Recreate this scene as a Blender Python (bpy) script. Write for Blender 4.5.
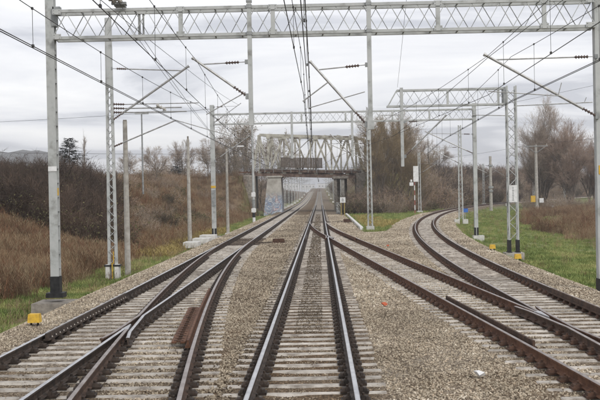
import bpy, math, random
import numpy as np
from mathutils import Vector, Matrix, Euler
from math import radians as R, sin, cos, pi, sqrt

S = bpy.context.scene
for o in list(bpy.data.objects): bpy.data.objects.remove(o)
COL = S.collection
RNG = random.Random(7)

# ---------------------------------------------------------------- camera
CAM_H = 2.757
def cam_axes():
    fwd = Vector((20, 6.8, -974)).normalized()            # where the straight track runs, in camera axes
    up = Vector((-sin(.019), cos(.019), 0)); up = (up - up.dot(fwd) * fwd).normalized()
    side = fwd.cross(up)
    return Matrix((side, fwd, up))                          # rows: world X, Y, Z in camera axes = camera-to-world
cd = bpy.data.cameras.new('camera'); cam = bpy.data.objects.new('camera', cd); COL.objects.link(cam)
cam.matrix_world = Matrix.Translation((0, 0, CAM_H)) @ cam_axes().to_4x4()
cd.sensor_width = 36; cd.lens = 974 / 600 * 36; cd.clip_start = .1; cd.clip_end = 9000
S.camera = cam

# ---------------------------------------------------------------- world, sun, exposure
SUN_EL, SUN_AZ = R(38), R(150)
w = bpy.data.worlds.new('World'); S.world = w; w.use_nodes = True
nt = w.node_tree; N = nt.nodes; Lk = nt.links; N.clear()
def nd(t, **k):
    n = N.new(t)
    for a, b in k.items(): setattr(n, a, b)
    return n
out = nd('ShaderNodeOutputWorld'); bg = nd('ShaderNodeBackground'); bg.inputs['Strength'].default_value = .1
sky = nd('ShaderNodeTexSky', sky_type='NISHITA', sun_disc=False); sky.sun_elevation = SUN_EL; sky.sun_rotation = SUN_AZ
tc = nd('ShaderNodeTexCoord'); sep = nd('ShaderNodeSeparateXYZ'); Lk.new(tc.outputs['Generated'], sep.inputs[0])
zc = nd('ShaderNodeMath', operation='MAXIMUM'); Lk.new(sep.outputs['Z'], zc.inputs[0]); zc.inputs[1].default_value = 0
za = nd('ShaderNodeMath', operation='ADD'); Lk.new(zc.outputs[0], za.inputs[0]); za.inputs[1].default_value = .09
dx = nd('ShaderNodeMath', operation='DIVIDE'); Lk.new(sep.outputs['X'], dx.inputs[0]); Lk.new(za.outputs[0], dx.inputs[1])
dy = nd('ShaderNodeMath', operation='DIVIDE'); Lk.new(sep.outputs['Y'], dy.inputs[0]); Lk.new(za.outputs[0], dy.inputs[1])
cb = nd('ShaderNodeCombineXYZ'); hx = nd('ShaderNodeMath', operation='MULTIPLY'); Lk.new(dx.outputs[0], hx.inputs[0]); hx.inputs[1].default_value = .8; Lk.new(hx.outputs[0], cb.inputs[0]); Lk.new(dy.outputs[0], cb.inputs[1])
n1 = nd('ShaderNodeTexNoise'); n1.inputs['Scale'].default_value = .62; n1.inputs['Detail'].default_value = 9; n1.inputs['Roughness'].default_value = .55
n1.inputs['Distortion'].default_value = .5
Lk.new(cb.outputs[0], n1.inputs['Vector'])
rp = nd('ShaderNodeValToRGB'); Lk.new(n1.outputs['Fac'], rp.inputs[0])
e = rp.color_ramp.elements; e[0].position = .42; e[0].color = (.47, .48, .52, 1); e[1].position = .62; e[1].color = (.82, .815, .815, 1)
m_ = rp.color_ramp.elements.new(.48); m_.color = (.665, .67, .70, 1)
sc_ = nd('ShaderNodeVectorMath', operation='SCALE'); Lk.new(rp.outputs[0], sc_.inputs[0]); sc_.inputs['Scale'].default_value = 11.6
mx = nd('ShaderNodeMix', data_type='RGBA'); mx.inputs[0].default_value = .94
Lk.new(sky.outputs[0], mx.inputs[6]); Lk.new(sc_.outputs[0], mx.inputs[7])
Lk.new(mx.outputs[2], bg.inputs['Color']); Lk.new(bg.outputs[0], out.inputs['Surface'])
ld = bpy.data.lights.new('sun', 'SUN'); ld.energy = 1.2; ld.angle = R(12); ld.color = (1, .96, .90)
sun = bpy.data.objects.new('sun', ld); COL.objects.link(sun)
sd = Vector((sin(SUN_AZ) * cos(SUN_EL), cos(SUN_AZ) * cos(SUN_EL), sin(SUN_EL)))
sun.rotation_euler = sd.to_track_quat('Z', 'Y').to_euler()
S.view_settings.view_transform = 'Standard'; S.view_settings.look = 'None'
S.view_settings.exposure = .38; S.view_settings.gamma = 1

# ---------------------------------------------------------------- materials
def mat(name, c1, c2=None, scale=8., rough=.85, metal=0., bump=.0, bscale=None, detail=5, c3=None, coord='Object', rnd=0., lo=.35, hi=.65, spec=.3):
    m = bpy.data.materials.new(name); m.use_nodes = True
    t = m.node_tree; n = t.nodes; l = t.links; b = n['Principled BSDF']
    b.inputs['Roughness'].default_value = rough; b.inputs['Metallic'].default_value = metal
    b.inputs['Specular IOR Level'].default_value = spec
    c2 = c2 or tuple(x * .7 for x in c1)
    tcn = n.new('ShaderNodeTexCoord')
    if coord == 'World':
        g = n.new('ShaderNodeNewGeometry'); vec = g.outputs['Position']
    else: vec = tcn.outputs['Object']
    if rnd > 0:
        oi = n.new('ShaderNodeObjectInfo'); ad = n.new('ShaderNodeVectorMath'); ad.operation = 'ADD'
        mu = n.new('ShaderNodeMath'); mu.operation = 'MULTIPLY'; mu.inputs[1].default_value = 37.
        l.new(oi.outputs['Random'], mu.inputs[0]); l.new(vec, ad.inputs[0]); l.new(mu.outputs[0], ad.inputs[1]); vec = ad.outputs[0]
    no = n.new('ShaderNodeTexNoise'); no.inputs['Scale'].default_value = scale; no.inputs['Detail'].default_value = detail
    no.inputs['Roughness'].default_value = .6; l.new(vec, no.inputs['Vector'])
    r = n.new('ShaderNodeValToRGB'); l.new(no.outputs['Fac'], r.inputs[0]); el = r.color_ramp.elements
    el[0].position = lo; el[0].color = (*c1, 1); el[1].position = hi; el[1].color = (*c2, 1)
    if c3: x = r.color_ramp.elements.new((lo + hi) / 2); x.color = (*c3, 1)
    colo = r.outputs[0]
    if rnd > 0:
        hs = n.new('ShaderNodeHueSaturation'); mr = n.new('ShaderNodeMapRange'); l.new(oi.outputs['Random'], mr.inputs[0])
        mr.inputs[3].default_value = 1 - rnd; mr.inputs[4].default_value = 1 + rnd
        l.new(mr.outputs[0], hs.inputs['Value']); l.new(colo, hs.inputs['Color']); colo = hs.outputs[0]
    l.new(colo, b.inputs['Base Color'])
    if bump > 0:
        nb = n.new('ShaderNodeTexNoise'); nb.inputs['Scale'].default_value = bscale or scale * 3; nb.inputs['Detail'].default_value = 4
        l.new(vec, nb.inputs['Vector']); bp = n.new('ShaderNodeBump'); bp.inputs['Strength'].default_value = bump; bp.inputs['Distance'].default_value = .02
        l.new(nb.outputs['Fac'], bp.inputs['Height']); l.new(bp.outputs[0], b.inputs['Normal'])
    return m
M = {}
M['sleeper'] = mat('sleeper_concrete', (.24, .21, .18), (.54, .50, .45), 4, .92, bump=.7, bscale=40, rnd=.20, c3=(.43, .395, .35), coord='World')
M['sleeper_dirty'] = mat('sleeper_dirty', (.19, .165, .14), (.52, .475, .42), 4, .92, bump=.7, bscale=40, rnd=.22, c3=(.38, .34, .295), coord='World')
M['timber'] = mat('old_timber', (.035, .026, .02), (.12, .09, .07), 9, .9, bump=.6, coord='World', rnd=.15)
M['rail_dark'] = mat('oily_rail_side', (.030, .023, .019), (.085, .060, .045), 7, .7, .1, bump=.3, coord='World')
M['rail_rust'] = mat('rusty_rail_side', (.075, .036, .022), (.17, .085, .05), 5, .85, .05, bump=.4, coord='World')
M['rail_brown'] = mat('brown_rail_side', (.05, .032, .024), (.115, .07, .048), 5, .8, .1, bump=.4, coord='World')
M['head'] = mat('polished_rail_head', (.62, .62, .63), (.42, .42, .44), 3, .28, .9, coord='World', spec=.5)
M['head_worn'] = mat('worn_rail_head', (.36, .32, .30), (.22, .175, .155), 3, .36, .7, coord='World', spec=.5)
M['head_dull'] = mat('dull_rail_head', (.34, .30, .28), (.20, .16, .14), 3, .42, .6, coord='World', spec=.5)
M['clip_dark'] = mat('oily_fastening', (.020, .015, .012), (.065, .046, .035), 9, .7, .1, coord='World')
M['clip_rust'] = mat('rusty_fastening', (.045, .026, .018), (.11, .06, .04), 9, .8, .1, coord='World')
M['bolt'] = mat('pale_bolt', (.55, .52, .47), (.4, .36, .32), 9, .5, .3)
M['steel'] = mat('grey_painted_steel', (.25, .25, .235), (.48, .49, .48), 2.2, .65, .1, bump=.15, lo=.30, hi=.62, c3=(.43, .445, .435), coord='World')
M['steel_dark'] = mat('weathered_steel', (.20, .21, .21), (.34, .35, .345), 5, .6, .2, coord='World')
M['galv'] = mat('galvanised_tube', (.30, .30, .295), (.46, .46, .45), 7, .5, .4, coord='World')
M['conc'] = mat('weathered_concrete', (.30, .28, .245), (.46, .44, .40), 4, .93, bump=.5, bscale=25, c3=(.38, .36, .325), coord='World')
M['conc_old'] = mat('old_stained_concrete', (.16, .145, .125), (.33, .30, .26), 3, .95, bump=.6, bscale=20, c3=(.25, .225, .195), coord='World')
M['conc_white'] = mat('pale_concrete', (.50, .49, .46), (.66, .65, .62), 4, .9, bump=.3, coord='World')
M['black'] = mat('black_paint', (.012, .012, .013), (.03, .03, .03), 9, .55)
M['white'] = mat('white_paint', (.78, .78, .78), (.62, .62, .61), 6, .55)
M['yellow'] = mat('yellow_paint', (.74, .47, .05), (.50, .31, .05), 9, .6)
M['red'] = mat('red_paint', (.34, .12, .10), (.26, .09, .08), 6, .6)
M['blue'] = mat('blue_paint', (.05, .16, .50), (.04, .12, .40), 6, .6)
M['orange'] = mat('orange_plastic', (.50, .12, .05), (.4, .09, .04), 6, .6)
M['wire'] = mat('wire_metal', (.045, .045, .045), (.08, .078, .075), 9, .6, .4)
M['insul'] = mat('glazed_insulator', (.06, .035, .03), (.12, .08, .06), 9, .3, spec=.6)
M['insul_w'] = mat('pale_insulator', (.55, .54, .50), (.38, .36, .33), 9, .4, spec=.5)
M['bark'] = mat('grey_brown_bark', (.11, .09, .07), (.21, .175, .145), 5, .95, bump=.4, coord='World')
M['bark_pale'] = mat('pale_bark', (.16, .14, .12), (.27, .245, .215), 5, .95, coord='World')
M['twig'] = mat('bare_twigs', (.27, .215, .17), (.42, .35, .285), 1.2, .95, coord='World')
M['twig_red'] = mat('reddish_twigs', (.265, .19, .145), (.41, .315, .25), 1.2, .95, coord='World')
M['twig_dark'] = mat('dark_twigs', (.045, .033, .027), (.145, .10, .072), .35, .95, coord='World', c3=(.078, .057, .044))
M['twig_olive'] = mat('olive_twigs', (.19, .145, .085), (.30, .235, .145), .9, .95, coord='World')
M['leaf_brown'] = mat('withered_leaves', (.15, .10, .05), (.31, .215, .115), .7, .9, coord='World', c3=(.22, .155, .08))
M['leaf_dark'] = mat('dark_evergreen_leaves', (.02, .035, .018), (.05, .065, .035), 1.5, .9, coord='World')
M['leaf_olive'] = mat('olive_leaves', (.085, .085, .04), (.16, .14, .07), .8, .9, coord='World')
M['needle'] = mat('spruce_needles', (.012, .02, .014), (.03, .042, .028), 2, .9, coord='World')
M['grass'] = mat('green_grass', (.13, .18, .05), (.36, .35, .14), .5, .9, coord='World', c3=(.215, .26, .08))
M['grass_yel'] = mat('yellowed_grass', (.28, .22, .075), (.42, .33, .13), .8, .9, coord='World')
M['dry'] = mat('dry_weeds', (.085, .048, .028), (.34, .24, .145), .16, .95, coord='World', c3=(.19, .118, .068))
M['dry_red'] = mat('rusty_weeds', (.12, .052, .030), (.24, .12, .068), .5, .95, coord='World')
M['dry_pale'] = mat('straw_weeds', (.20, .145, .085), (.36, .275, .17), .5, .95, coord='World')
M['bridge'] = mat('cream_bridge_paint', (.20, .18, .145), (.50, .48, .41), 1.1, .8, .05, bump=.2, c3=(.40, .385, .33), coord='World')
M['bridge_y'] = mat('yellowed_bridge_paint', (.50, .47, .34), (.62, .59, .46), 1.5, .8, coord='World')
M['bridge_rust'] = mat('rusty_bridge_steel', (.07, .050, .042), (.22, .165, .13), 1.6, .85, coord='World', c3=(.14, .095, .075))
M['screen'] = mat('brown_screen', (.085, .07, .058), (.15, .125, .105), 3, .85, coord='World', rnd=.1)
M['roofgrey'] = mat('far_roof', (.35, .36, .38), (.45, .46, .48), .3, .8, coord='World')
M['wallpale'] = mat('far_wall', (.60, .60, .60), (.72, .72, .72), .3, .8, coord='World')
M['hill'] = mat('wooded_hill', (.045, .045, .045), (.09, .085, .075), .05, .95, coord='World')

# ballast ground material (also tints by the zone attributes stored on the terrain)
def ground_mat():
    m = bpy.data.materials.new('ballast_and_soil'); m.use_nodes = True
    t = m.node_tree; n = t.nodes; l = t.links; b = n['Principled BSDF']; b.inputs['Roughness'].default_value = .95; b.inputs['Specular IOR Level'].default_value = .15
    g = n.new('ShaderNodeNewGeometry'); P = g.outputs['Position']
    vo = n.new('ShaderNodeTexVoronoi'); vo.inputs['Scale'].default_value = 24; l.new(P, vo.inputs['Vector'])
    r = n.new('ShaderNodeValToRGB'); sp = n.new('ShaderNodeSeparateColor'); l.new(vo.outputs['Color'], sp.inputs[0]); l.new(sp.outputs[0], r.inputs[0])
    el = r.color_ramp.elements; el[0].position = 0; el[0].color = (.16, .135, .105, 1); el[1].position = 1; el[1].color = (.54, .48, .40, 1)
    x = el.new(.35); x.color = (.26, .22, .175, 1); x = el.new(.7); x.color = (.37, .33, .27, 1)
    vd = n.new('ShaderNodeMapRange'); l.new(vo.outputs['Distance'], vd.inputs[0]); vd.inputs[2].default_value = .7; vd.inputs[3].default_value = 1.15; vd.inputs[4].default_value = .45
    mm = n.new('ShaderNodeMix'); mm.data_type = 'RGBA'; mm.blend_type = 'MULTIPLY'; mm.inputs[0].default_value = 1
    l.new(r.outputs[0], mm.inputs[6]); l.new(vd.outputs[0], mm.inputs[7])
    # broad brown / grey drift
    nb = n.new('ShaderNodeTexNoise'); nb.inputs['Scale'].default_value = .5; nb.inputs['Detail'].default_value = 5; l.new(P, nb.inputs['Vector'])
    rb = n.new('ShaderNodeValToRGB'); l.new(nb.outputs['Fac'], rb.inputs[0]); rb.color_ramp.elements[0].position = .38; rb.color_ramp.elements[0].color = (.80, .68, .55, 1)
    rb.color_ramp.elements[1].position = .62; rb.color_ramp.elements[1].color = (1.08, 1.04, 1.0, 1)
    m2 = n.new('ShaderNodeMix'); m2.data_type = 'RGBA'; m2.blend_type = 'MULTIPLY'; m2.inputs[0].default_value = 1
    l.new(mm.outputs[2], m2.inputs[6]); l.new(rb.outputs[0], m2.inputs[7])
    a_g = n.new('ShaderNodeAttribute'); a_g.attribute_name = 'brown'
    br = n.new('ShaderNodeMix'); br.data_type = 'RGBA'; br.blend_type = 'MULTIPLY'; l.new(a_g.outputs['Fac'], br.inputs[0]); l.new(m2.outputs[2], br.inputs[6]); br.inputs[7].default_value = (.62, .50, .38, 1)
    def noise_ramp(scale, cs, lo=.35, hi=.65):
        q = n.new('ShaderNodeTexNoise'); q.inputs['Scale'].default_value = scale; q.inputs['Detail'].default_value = 8; q.inputs['Roughness'].default_value = .65; l.new(P, q.inputs['Vector'])
        rr = n.new('ShaderNodeValToRGB'); l.new(q.outputs['Fac'], rr.inputs[0]); E = rr.color_ramp.elements
        E[0].position = lo; E[0].color = (*cs[0], 1); E[1].position = hi; E[1].color = (*cs[-1], 1)
        if len(cs) == 3: z = E.new((lo + hi) / 2); z.color = (*cs[1], 1)
        return rr.outputs[0]
    green = noise_ramp(1.6, [(.10, .13, .045), (.18, .21, .075), (.26, .25, .12)])
    dry = noise_ramp(.9, [(.09, .06, .038), (.16, .11, .07), (.24, .18, .115)])
    ag = n.new('ShaderNodeAttribute'); ag.attribute_name = 'green'; ab = n.new('ShaderNodeAttribute'); ab.attribute_name = 'ballast'
    s1 = n.new('ShaderNodeMix'); s1.data_type = 'RGBA'; l.new(ag.outputs['Fac'], s1.inputs[0]); l.new(dry, s1.inputs[6]); l.new(green, s1.inputs[7])
    nn = n.new('ShaderNodeTexNoise'); nn.inputs['Scale'].default_value = 3; nn.inputs['Detail'].default_value = 5; l.new(P, nn.inputs['Vector'])
    ad = n.new('ShaderNodeMath'); ad.operation = 'ADD'; l.new(ab.outputs['Fac'], ad.inputs[0]); l.new(nn.outputs['Fac'], ad.inputs[1])
    st = n.new('ShaderNodeMapRange'); l.new(ad.outputs[0], st.inputs[0]); st.inputs[1].default_value = .92; st.inputs[2].default_value = 1.08
    s2 = n.new('ShaderNodeMix'); s2.data_type = 'RGBA'; l.new(st.outputs[0], s2.inputs[0]); l.new(s1.outputs[2], s2.inputs[6]); l.new(br.outputs[2], s2.inputs[7])
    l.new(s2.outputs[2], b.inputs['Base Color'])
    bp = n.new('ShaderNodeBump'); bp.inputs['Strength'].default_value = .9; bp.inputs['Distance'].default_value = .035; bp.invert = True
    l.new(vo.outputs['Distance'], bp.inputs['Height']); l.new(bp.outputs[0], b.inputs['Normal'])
    return m
M['ground'] = ground_mat()
def stone_mat():
    m = bpy.data.materials.new('crushed_stone'); m.use_nodes = True
    t = m.node_tree; n = t.nodes; l = t.links; b = n['Principled BSDF']; b.inputs['Roughness'].default_value = .9; b.inputs['Specular IOR Level'].default_value = .2
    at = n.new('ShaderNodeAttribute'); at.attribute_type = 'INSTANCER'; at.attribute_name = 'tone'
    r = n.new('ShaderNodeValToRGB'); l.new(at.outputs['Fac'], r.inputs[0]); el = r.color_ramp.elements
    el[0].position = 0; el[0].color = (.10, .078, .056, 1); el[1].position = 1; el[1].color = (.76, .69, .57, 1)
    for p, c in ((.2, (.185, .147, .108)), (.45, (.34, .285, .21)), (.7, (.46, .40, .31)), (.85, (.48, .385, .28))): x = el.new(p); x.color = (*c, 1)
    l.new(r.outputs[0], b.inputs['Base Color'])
    return m
M['stone'] = stone_mat()

# ---------------------------------------------------------------- object helpers
def link(o, parent=None):
    COL.objects.link(o)
    if parent is not None: o.parent = parent
    return o
def tag(o, label=None, cat=None, group=None, kind=None):
    if label: o['label'] = label
    if cat: o['category'] = cat
    if group: o['group'] = group
    if kind: o['kind'] = kind
    return o
def thing(name, loc, label, cat, group=None, rz=0):
    o = bpy.data.objects.new(name, None); o.empty_display_size = .3; COL.objects.link(o); o.location = loc; o.rotation_euler = (0, 0, rz)
    return tag(o, label, cat, group)
class MB:
    def __init__(s): s.v = []; s.f = []; s.mi = []
    def add(s, vs, fs, mi=0):
        k = len(s.v); s.v.extend([tuple(v) for v in vs]); s.f.extend([tuple(i + k for i in f) for f in fs]); s.mi.extend([mi] * len(fs)); return s
    def box(s, c, d, mi=0, rz=0, taper=1.0):
        x, y, z = d[0] / 2, d[1] / 2, d[2] / 2; cz, sz = cos(rz), sin(rz); vs = []
        for k, t in ((-z, 1), (z, taper)):
            for i, j in ((-x, -y), (x, -y), (x, y), (-x, y)):
                i *= t; j *= t
                vs.append((c[0] + i * cz - j * sz, c[1] + i * sz + j * cz, c[2] + k))
        return s.add(vs, [(3, 2, 1, 0), (4, 5, 6, 7), (0, 1, 5, 4), (1, 2, 6, 5), (2, 3, 7, 6), (3, 0, 4, 7)], mi)
    def tube(s, p0, p1, r0, r1=None, n=8, caps=True, mi=0):
        r1 = r0 if r1 is None else r1; p0, p1 = Vector(p0), Vector(p1); d = (p1 - p0)
        if d.length < 1e-6: return s
        d.normalize(); a = d.cross(Vector((0, 0, 1)) if abs(d.z) < .9 else Vector((1, 0, 0))).normalized(); b = d.cross(a)
        vs = []
        for p, r in ((p0, r0), (p1, r1)):
            for i in range(n):
                t = 2 * pi * i / n; vs.append(p + a * (cos(t) * r) + b * (sin(t) * r))
        fs = [(i, (i + 1) % n, n + (i + 1) % n, n + i) for i in range(n)]
        if caps: fs += [tuple(range(n))[::-1], tuple(range(n, 2 * n))]
        return s.add(vs, fs, mi)
    def bar(s, p0, p1, w, h, mi=0):
        p0, p1 = Vector(p0), Vector(p1); d = (p1 - p0).normalized()
        a = d.cross(Vector((0, 0, 1)) if abs(d.z) < .95 else Vector((0, 1, 0))).normalized() * (w / 2); b = d.cross(a).normalized() * (h / 2)
        vs = [p + i * a + j * b for p in (p0, p1) for i, j in ((-1, -1), (1, -1), (1, 1), (-1, 1))]
        return s.add(vs, [(3, 2, 1, 0), (4, 5, 6, 7), (0, 1, 5, 4), (1, 2, 6, 5), (2, 3, 7, 6), (3, 0, 4, 7)], mi)
    def lathe(s, c, prof, n=12, mi=0):
        vs = []; fs = []
        for r, z in prof:
            for i in range(n): t = 2 * pi * i / n; vs.append((c[0] + r * cos(t), c[1] + r * sin(t), c[2] + z))
        for k in range(len(prof) - 1):
            for i in range(n): j = (i + 1) % n; fs.append((k * n + i, k * n + j, (k + 1) * n + j, (k + 1) * n + i))
        fs.append(tuple(range(n))[::-1]); fs.append(tuple(range((len(prof) - 1) * n, len(prof) * n)))
        return s.add(vs, fs, mi)
    def mesh(s, name, mats, smooth=False):
        me = bpy.data.meshes.new(name); me.from_pydata(s.v, [], s.f)
        for m in (mats if isinstance(mats, (list, tuple)) else [mats]): me.materials.append(m)
        me.polygons.foreach_set('material_index', s.mi)
        if smooth: me.polygons.foreach_set('use_smooth', [True] * len(s.f))
        me.update(); return me
    def build(s, name, mats, parent=None, smooth=False, loc=None):
        o = bpy.data.objects.new(name, s.mesh(name, mats, smooth)); link(o, parent)
        if loc is not None: o.location = loc
        return o
def inst(name, me, parent=None, loc=(0, 0, 0), rot=(0, 0, 0), scl=(1, 1, 1)):
    o = bpy.data.objects.new(name, me); link(o, parent); o.location = loc; o.rotation_euler = rot; o.scale = scl; return o
UNIT = {}
def bar_part(name, p0, p1, w, h, m, parent):
    "one straight bar as an object of its own; all bars of a material share one mesh"
    if m.name not in UNIT: UNIT[m.name] = MB().box((0, 0, .5), (1, 1, 1)).mesh('bar_' + m.name, m)
    o = bpy.data.objects.new(name, UNIT[m.name]); link(o, parent)
    p0, p1 = Vector(p0), Vector(p1); d = p1 - p0
    q = d.to_track_quat('Z', 'Y' if abs(d.normalized().y) < .9 else 'X')
    o.matrix_local = Matrix.Translation(p0) @ q.to_matrix().to_4x4() @ Matrix.Diagonal((w, h, d.length, 1)); return o
def copy_tree(o, parent=None):
    c = o.copy(); COL.objects.link(c); c.parent = parent
    for ch in list(o.children): copy_tree(ch, c)
    return c

# ---------------------------------------------------------------- the alignment of the tracks (metres; y runs along the line)
XL, XM = -4.92, -0.30          # centres of the left and the middle track
RC, Y0C, XR0 = 530., 25., 5.65 # right track: straight, then a curve to the right
def zline(y): return 0 if y < 200 else ((y - 200) ** 2 / 30000 if y < 500 else 3 + .015 * (min(y, 800) - 500))
def xr(y):
    if y <= Y0C: return XR0
    d = min((y - Y0C), RC * .93); return XR0 + RC - sqrt(RC * RC - d * d)
def off_left(y):               # how far the left turnout's branch has swung to the right
    return 0 if y > 60 else (60 - y) ** 2 / 1000
SB = .0715; LA = 500 * SB; Y_TOE = 101.; Y_T2 = -18.
def xb(y):                     # centre of the branch from the middle track to the right track
    if y >= Y_TOE: return XM
    if y > Y_TOE - LA: return XM + (Y_TOE - y) ** 2 / 1000
    if y > Y_T2 + LA: return XM + LA * SB / 2 + (Y_TOE - LA - y) * SB
    return XR0 - (y - Y_T2) ** 2 / 1000

# ---------------------------------------------------------------- terrain
def sstep(a, b, x):
    t = np.clip((x - a) / (b - a), 0, 1); return t * t * (3 - 2 * t)
def vnoise(x, y, s, seed=0):
    x = x / s + seed * 17.3; y = y / s + seed * 9.1; xi = np.floor(x); yi = np.floor(y); fx = x - xi; fy = y - yi
    def h(a, b): v = np.sin(a * 127.1 + b * 311.7 + seed) * 43758.5453; return v - np.floor(v)
    fx = fx * fx * (3 - 2 * fx); fy = fy * fy * (3 - 2 * fy)
    return (h(xi, yi) * (1 - fx) + h(xi + 1, yi) * fx) * (1 - fy) + (h(xi, yi + 1) * (1 - fx) + h(xi + 1, yi + 1) * fx) * fy
XRv = np.vectorize(xr); XBv = np.vectorize(xb); ZLv = np.vectorize(zline)
def curve_dist(x, y):          # signed distance to the right track's centre line (negative on its outer, left side)
    d1 = x - XR0
    cx, cy = XR0 + RC, Y0C
    rr = np.sqrt((x - cx) ** 2 + (y - cy) ** 2)
    return np.where(y < Y0C, d1, RC - rr)
def zones(x, y):
    x = np.asarray(x, float); y = np.asarray(y, float)
    dc = curve_dist(x, y); wob = (vnoise(x, y, 2.3, 1) - .5) * .35
    a = (x > -7.75 + wob) & (x < 2.7 + wob + sstep(66, 76, y) * .75)
    mid = (x > 0) & (dc < 2.9 + wob) & (y < 74 - (x - 3.2) * 2.0 * 0 + (vnoise(x, y, 4, 2) - .5) * 4)
    c = np.abs(dc) < 2.9 + wob
    return a | mid | c, dc
def height(x, y):
    x = np.asarray(x, float); y = np.asarray(y, float)
    dc = curve_dist(x, y); zl = ZLv(np.minimum(y, 3000.))
    bed = -.222 + zl
    # left shoulder and verge
    nl = vnoise(x, y, 3, 3) * .14 + vnoise(x, y, .8, 4) * .06
    tl = sstep(-7.0, -8.3, x); zleft = bed * (1 - tl) + (-.88 + nl) * tl
    toe = -10.6 - vnoise(x * 0, y, 30, 5) * 2
    bank = sstep(0, 1, (toe - x) / 10.5) * (3.3 + 2.2 * sstep(70, 150, y)) * (.35 + .65 * sstep(34, 66, y)) + vnoise(x, y, 6, 6) * .5 * sstep(-10, -14, x)
    zleft = zleft + bank
    # right shoulder, meadow, bank outside the curve
    tr = sstep(2.2, 3.6, dc); meadow = -.95 - .75 * sstep(4, 13, dc) + nl + vnoise(x, y, 9, 7) * .3 * sstep(5, 12, dc)
    zright = bed * (1 - tr) + meadow * tr
    # between the middle track and the curve
    gap = np.minimum(x - (XM + 2.3), -dc - 2.3)
    tri = sstep(0, 1.6, gap) * sstep(70, 78, y)
    zmid = bed * (1 - tri) + (-.42 + nl * .6 + zl) * tri
    zmid = zmid + sstep(5, 16, -dc) * sstep(128, 165, y) * sstep(4, 10, x) * 5.2
    z = np.where(x < XM, zleft, np.where(dc > 0, zright, zmid))
    # embankments that carry the crossing line up to the bridge
    ridge = sstep(16, 5, np.abs(y - 166)) * 7.2
    z = np.where(x < -10.5, np.maximum(z, ridge * sstep(-10.5, -13, x) - 1.3), z)
    z = np.where((x > 5.5) & (dc < -5), np.maximum(z, ridge * sstep(5.5, 8, x) * sstep(-5, -9, dc) - 1.3), z)
    return z
def grid_lines(a, b, step, far, g=1.09):
    v = list(np.arange(a, b + 1e-6, step)); s = step
    lo = [a]; hi = [v[-1]]
    while lo[-1] > far[0]: s *= g; lo.append(lo[-1] - s)
    s = step
    while hi[-1] < far[1]: s *= g; hi.append(hi[-1] + s)
    return np.array(lo[1:][::-1] + v + hi[1:])
gx = grid_lines(-14, 17, .3, (-2800, 2800), 1.06); gy = grid_lines(4, 80, .45, (-60, 5200), 1.035)
GX, GY = np.meshgrid(gx, gy); GZ = height(GX, GY)
GZ = GZ + (vnoise(GX, GY, .35, 11) - .5) * .035
bal, dc_ = zones(GX, GY); balf = bal.astype(float)
kk = balf.copy(); kk[1:-1, 1:-1] = (balf[1:-1, 1:-1] * 2 + balf[:-2, 1:-1] + balf[2:, 1:-1] + balf[1:-1, :-2] + balf[1:-1, 2:]) / 6
verge = np.clip(sstep(-13.5, -10.5, GX + (vnoise(GX, GY, 4, 8) - .5) * 4), 0, 1)
green = np.where(GX < XM, verge * (1 - .5 * sstep(.55, .8, vnoise(GX, GY, 7, 9))), 1.0)
green = np.where(dc_ > 0, 1 - sstep(.0, 1, (dc_ - 11 - (GY < 70) * 6 + vnoise(GX, GY, 6, 3) * 4) / 4), green)
green = np.where((GX > XM) & (dc_ < -4) & (GY > 135), .35, green)
# browner, dirtier ballast in the middle track's bed and in the gap beside it
brown = np.clip(1 - np.abs(GX - (XM - 1.7)) / 2.0, 0, 1) * .75
brown = np.maximum(brown, sstep(1.4, .9, np.abs(GX - XM)) * .8); brown = np.maximum(brown, sstep(2.9, 2.2, np.abs(dc_)) * .35)
ny, nx = GX.shape
def terrain(name, facemask):
    idx = np.arange(ny * nx).reshape(ny, nx)
    q = np.stack([idx[:-1, :-1], idx[:-1, 1:], idx[1:, 1:], idx[1:, :-1]], -1)[facemask]
    used = np.unique(q); remap = np.zeros(ny * nx, int); remap[used] = np.arange(len(used))
    co = np.stack([GX.ravel(), GY.ravel(), GZ.ravel()], -1)[used]; qf = remap[q]
    me = bpy.data.meshes.new(name); me.vertices.add(len(co)); me.vertices.foreach_set('co', co.ravel())
    me.loops.add(qf.size); me.loops.foreach_set('vertex_index', qf.ravel().astype(np.int32)); me.polygons.add(len(qf))
    me.polygons.foreach_set('loop_start', np.arange(0, qf.size, 4, dtype=np.int32)); me.polygons.foreach_set('use_smooth', [True] * len(qf))
    for an, arr in (('ballast', kk), ('green', green), ('brown', brown)):
        at = me.attributes.new(an, 'FLOAT', 'POINT'); at.data.foreach_set('value', arr.ravel()[used].astype(np.float32))
    me.update(); me.validate(); me.materials.append(M['ground'])
    o = bpy.data.objects.new(name, me); COL.objects.link(o); return o
fm = (kk[:-1, :-1] + kk[:-1, 1:] + kk[1:, 1:] + kk[1:, :-1]) / 4 > .4
tag(terrain('ground', ~fm), kind='structure', label='rough ground of grass verge, dry bank and meadow beside the line')
tag(terrain('ballast_bed', fm), kind='structure', label='bed of grey-brown crushed stone under the tracks')
def hz(x, y): return float(height(np.array([x]), np.array([y]))[0])

# far hill on the left skyline
hb = MB(); hv = []; nxh, nyh = 70, 10
for j in range(nyh):
    for i in range(nxh):
        u = i / (nxh - 1); v = j / (nyh - 1); x = -1150 + u * 790; y = 1300 + v * 400
        env = sstep(0, .06, 1 - u) * (.86 + .14 * sin(u * 9)) ; env = float(env)
        z = -2 + 80 * env * sin(pi * v) ** .6 * (1 - .25 * (1 - u)) + RNG.uniform(-2.5, 3.5) * (0 < j < nyh - 1)
        hv.append((x, y, z))
hb.add(hv, [(j * nxh + i, j * nxh + i + 1, (j + 1) * nxh + i + 1, (j + 1) * nxh + i) for j in range(nyh - 1) for i in range(nxh - 1)])
tag(hb.build('hill', M['hill'], smooth=False), kind='structure', label='blue-grey wooded hill on the left skyline')

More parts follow.
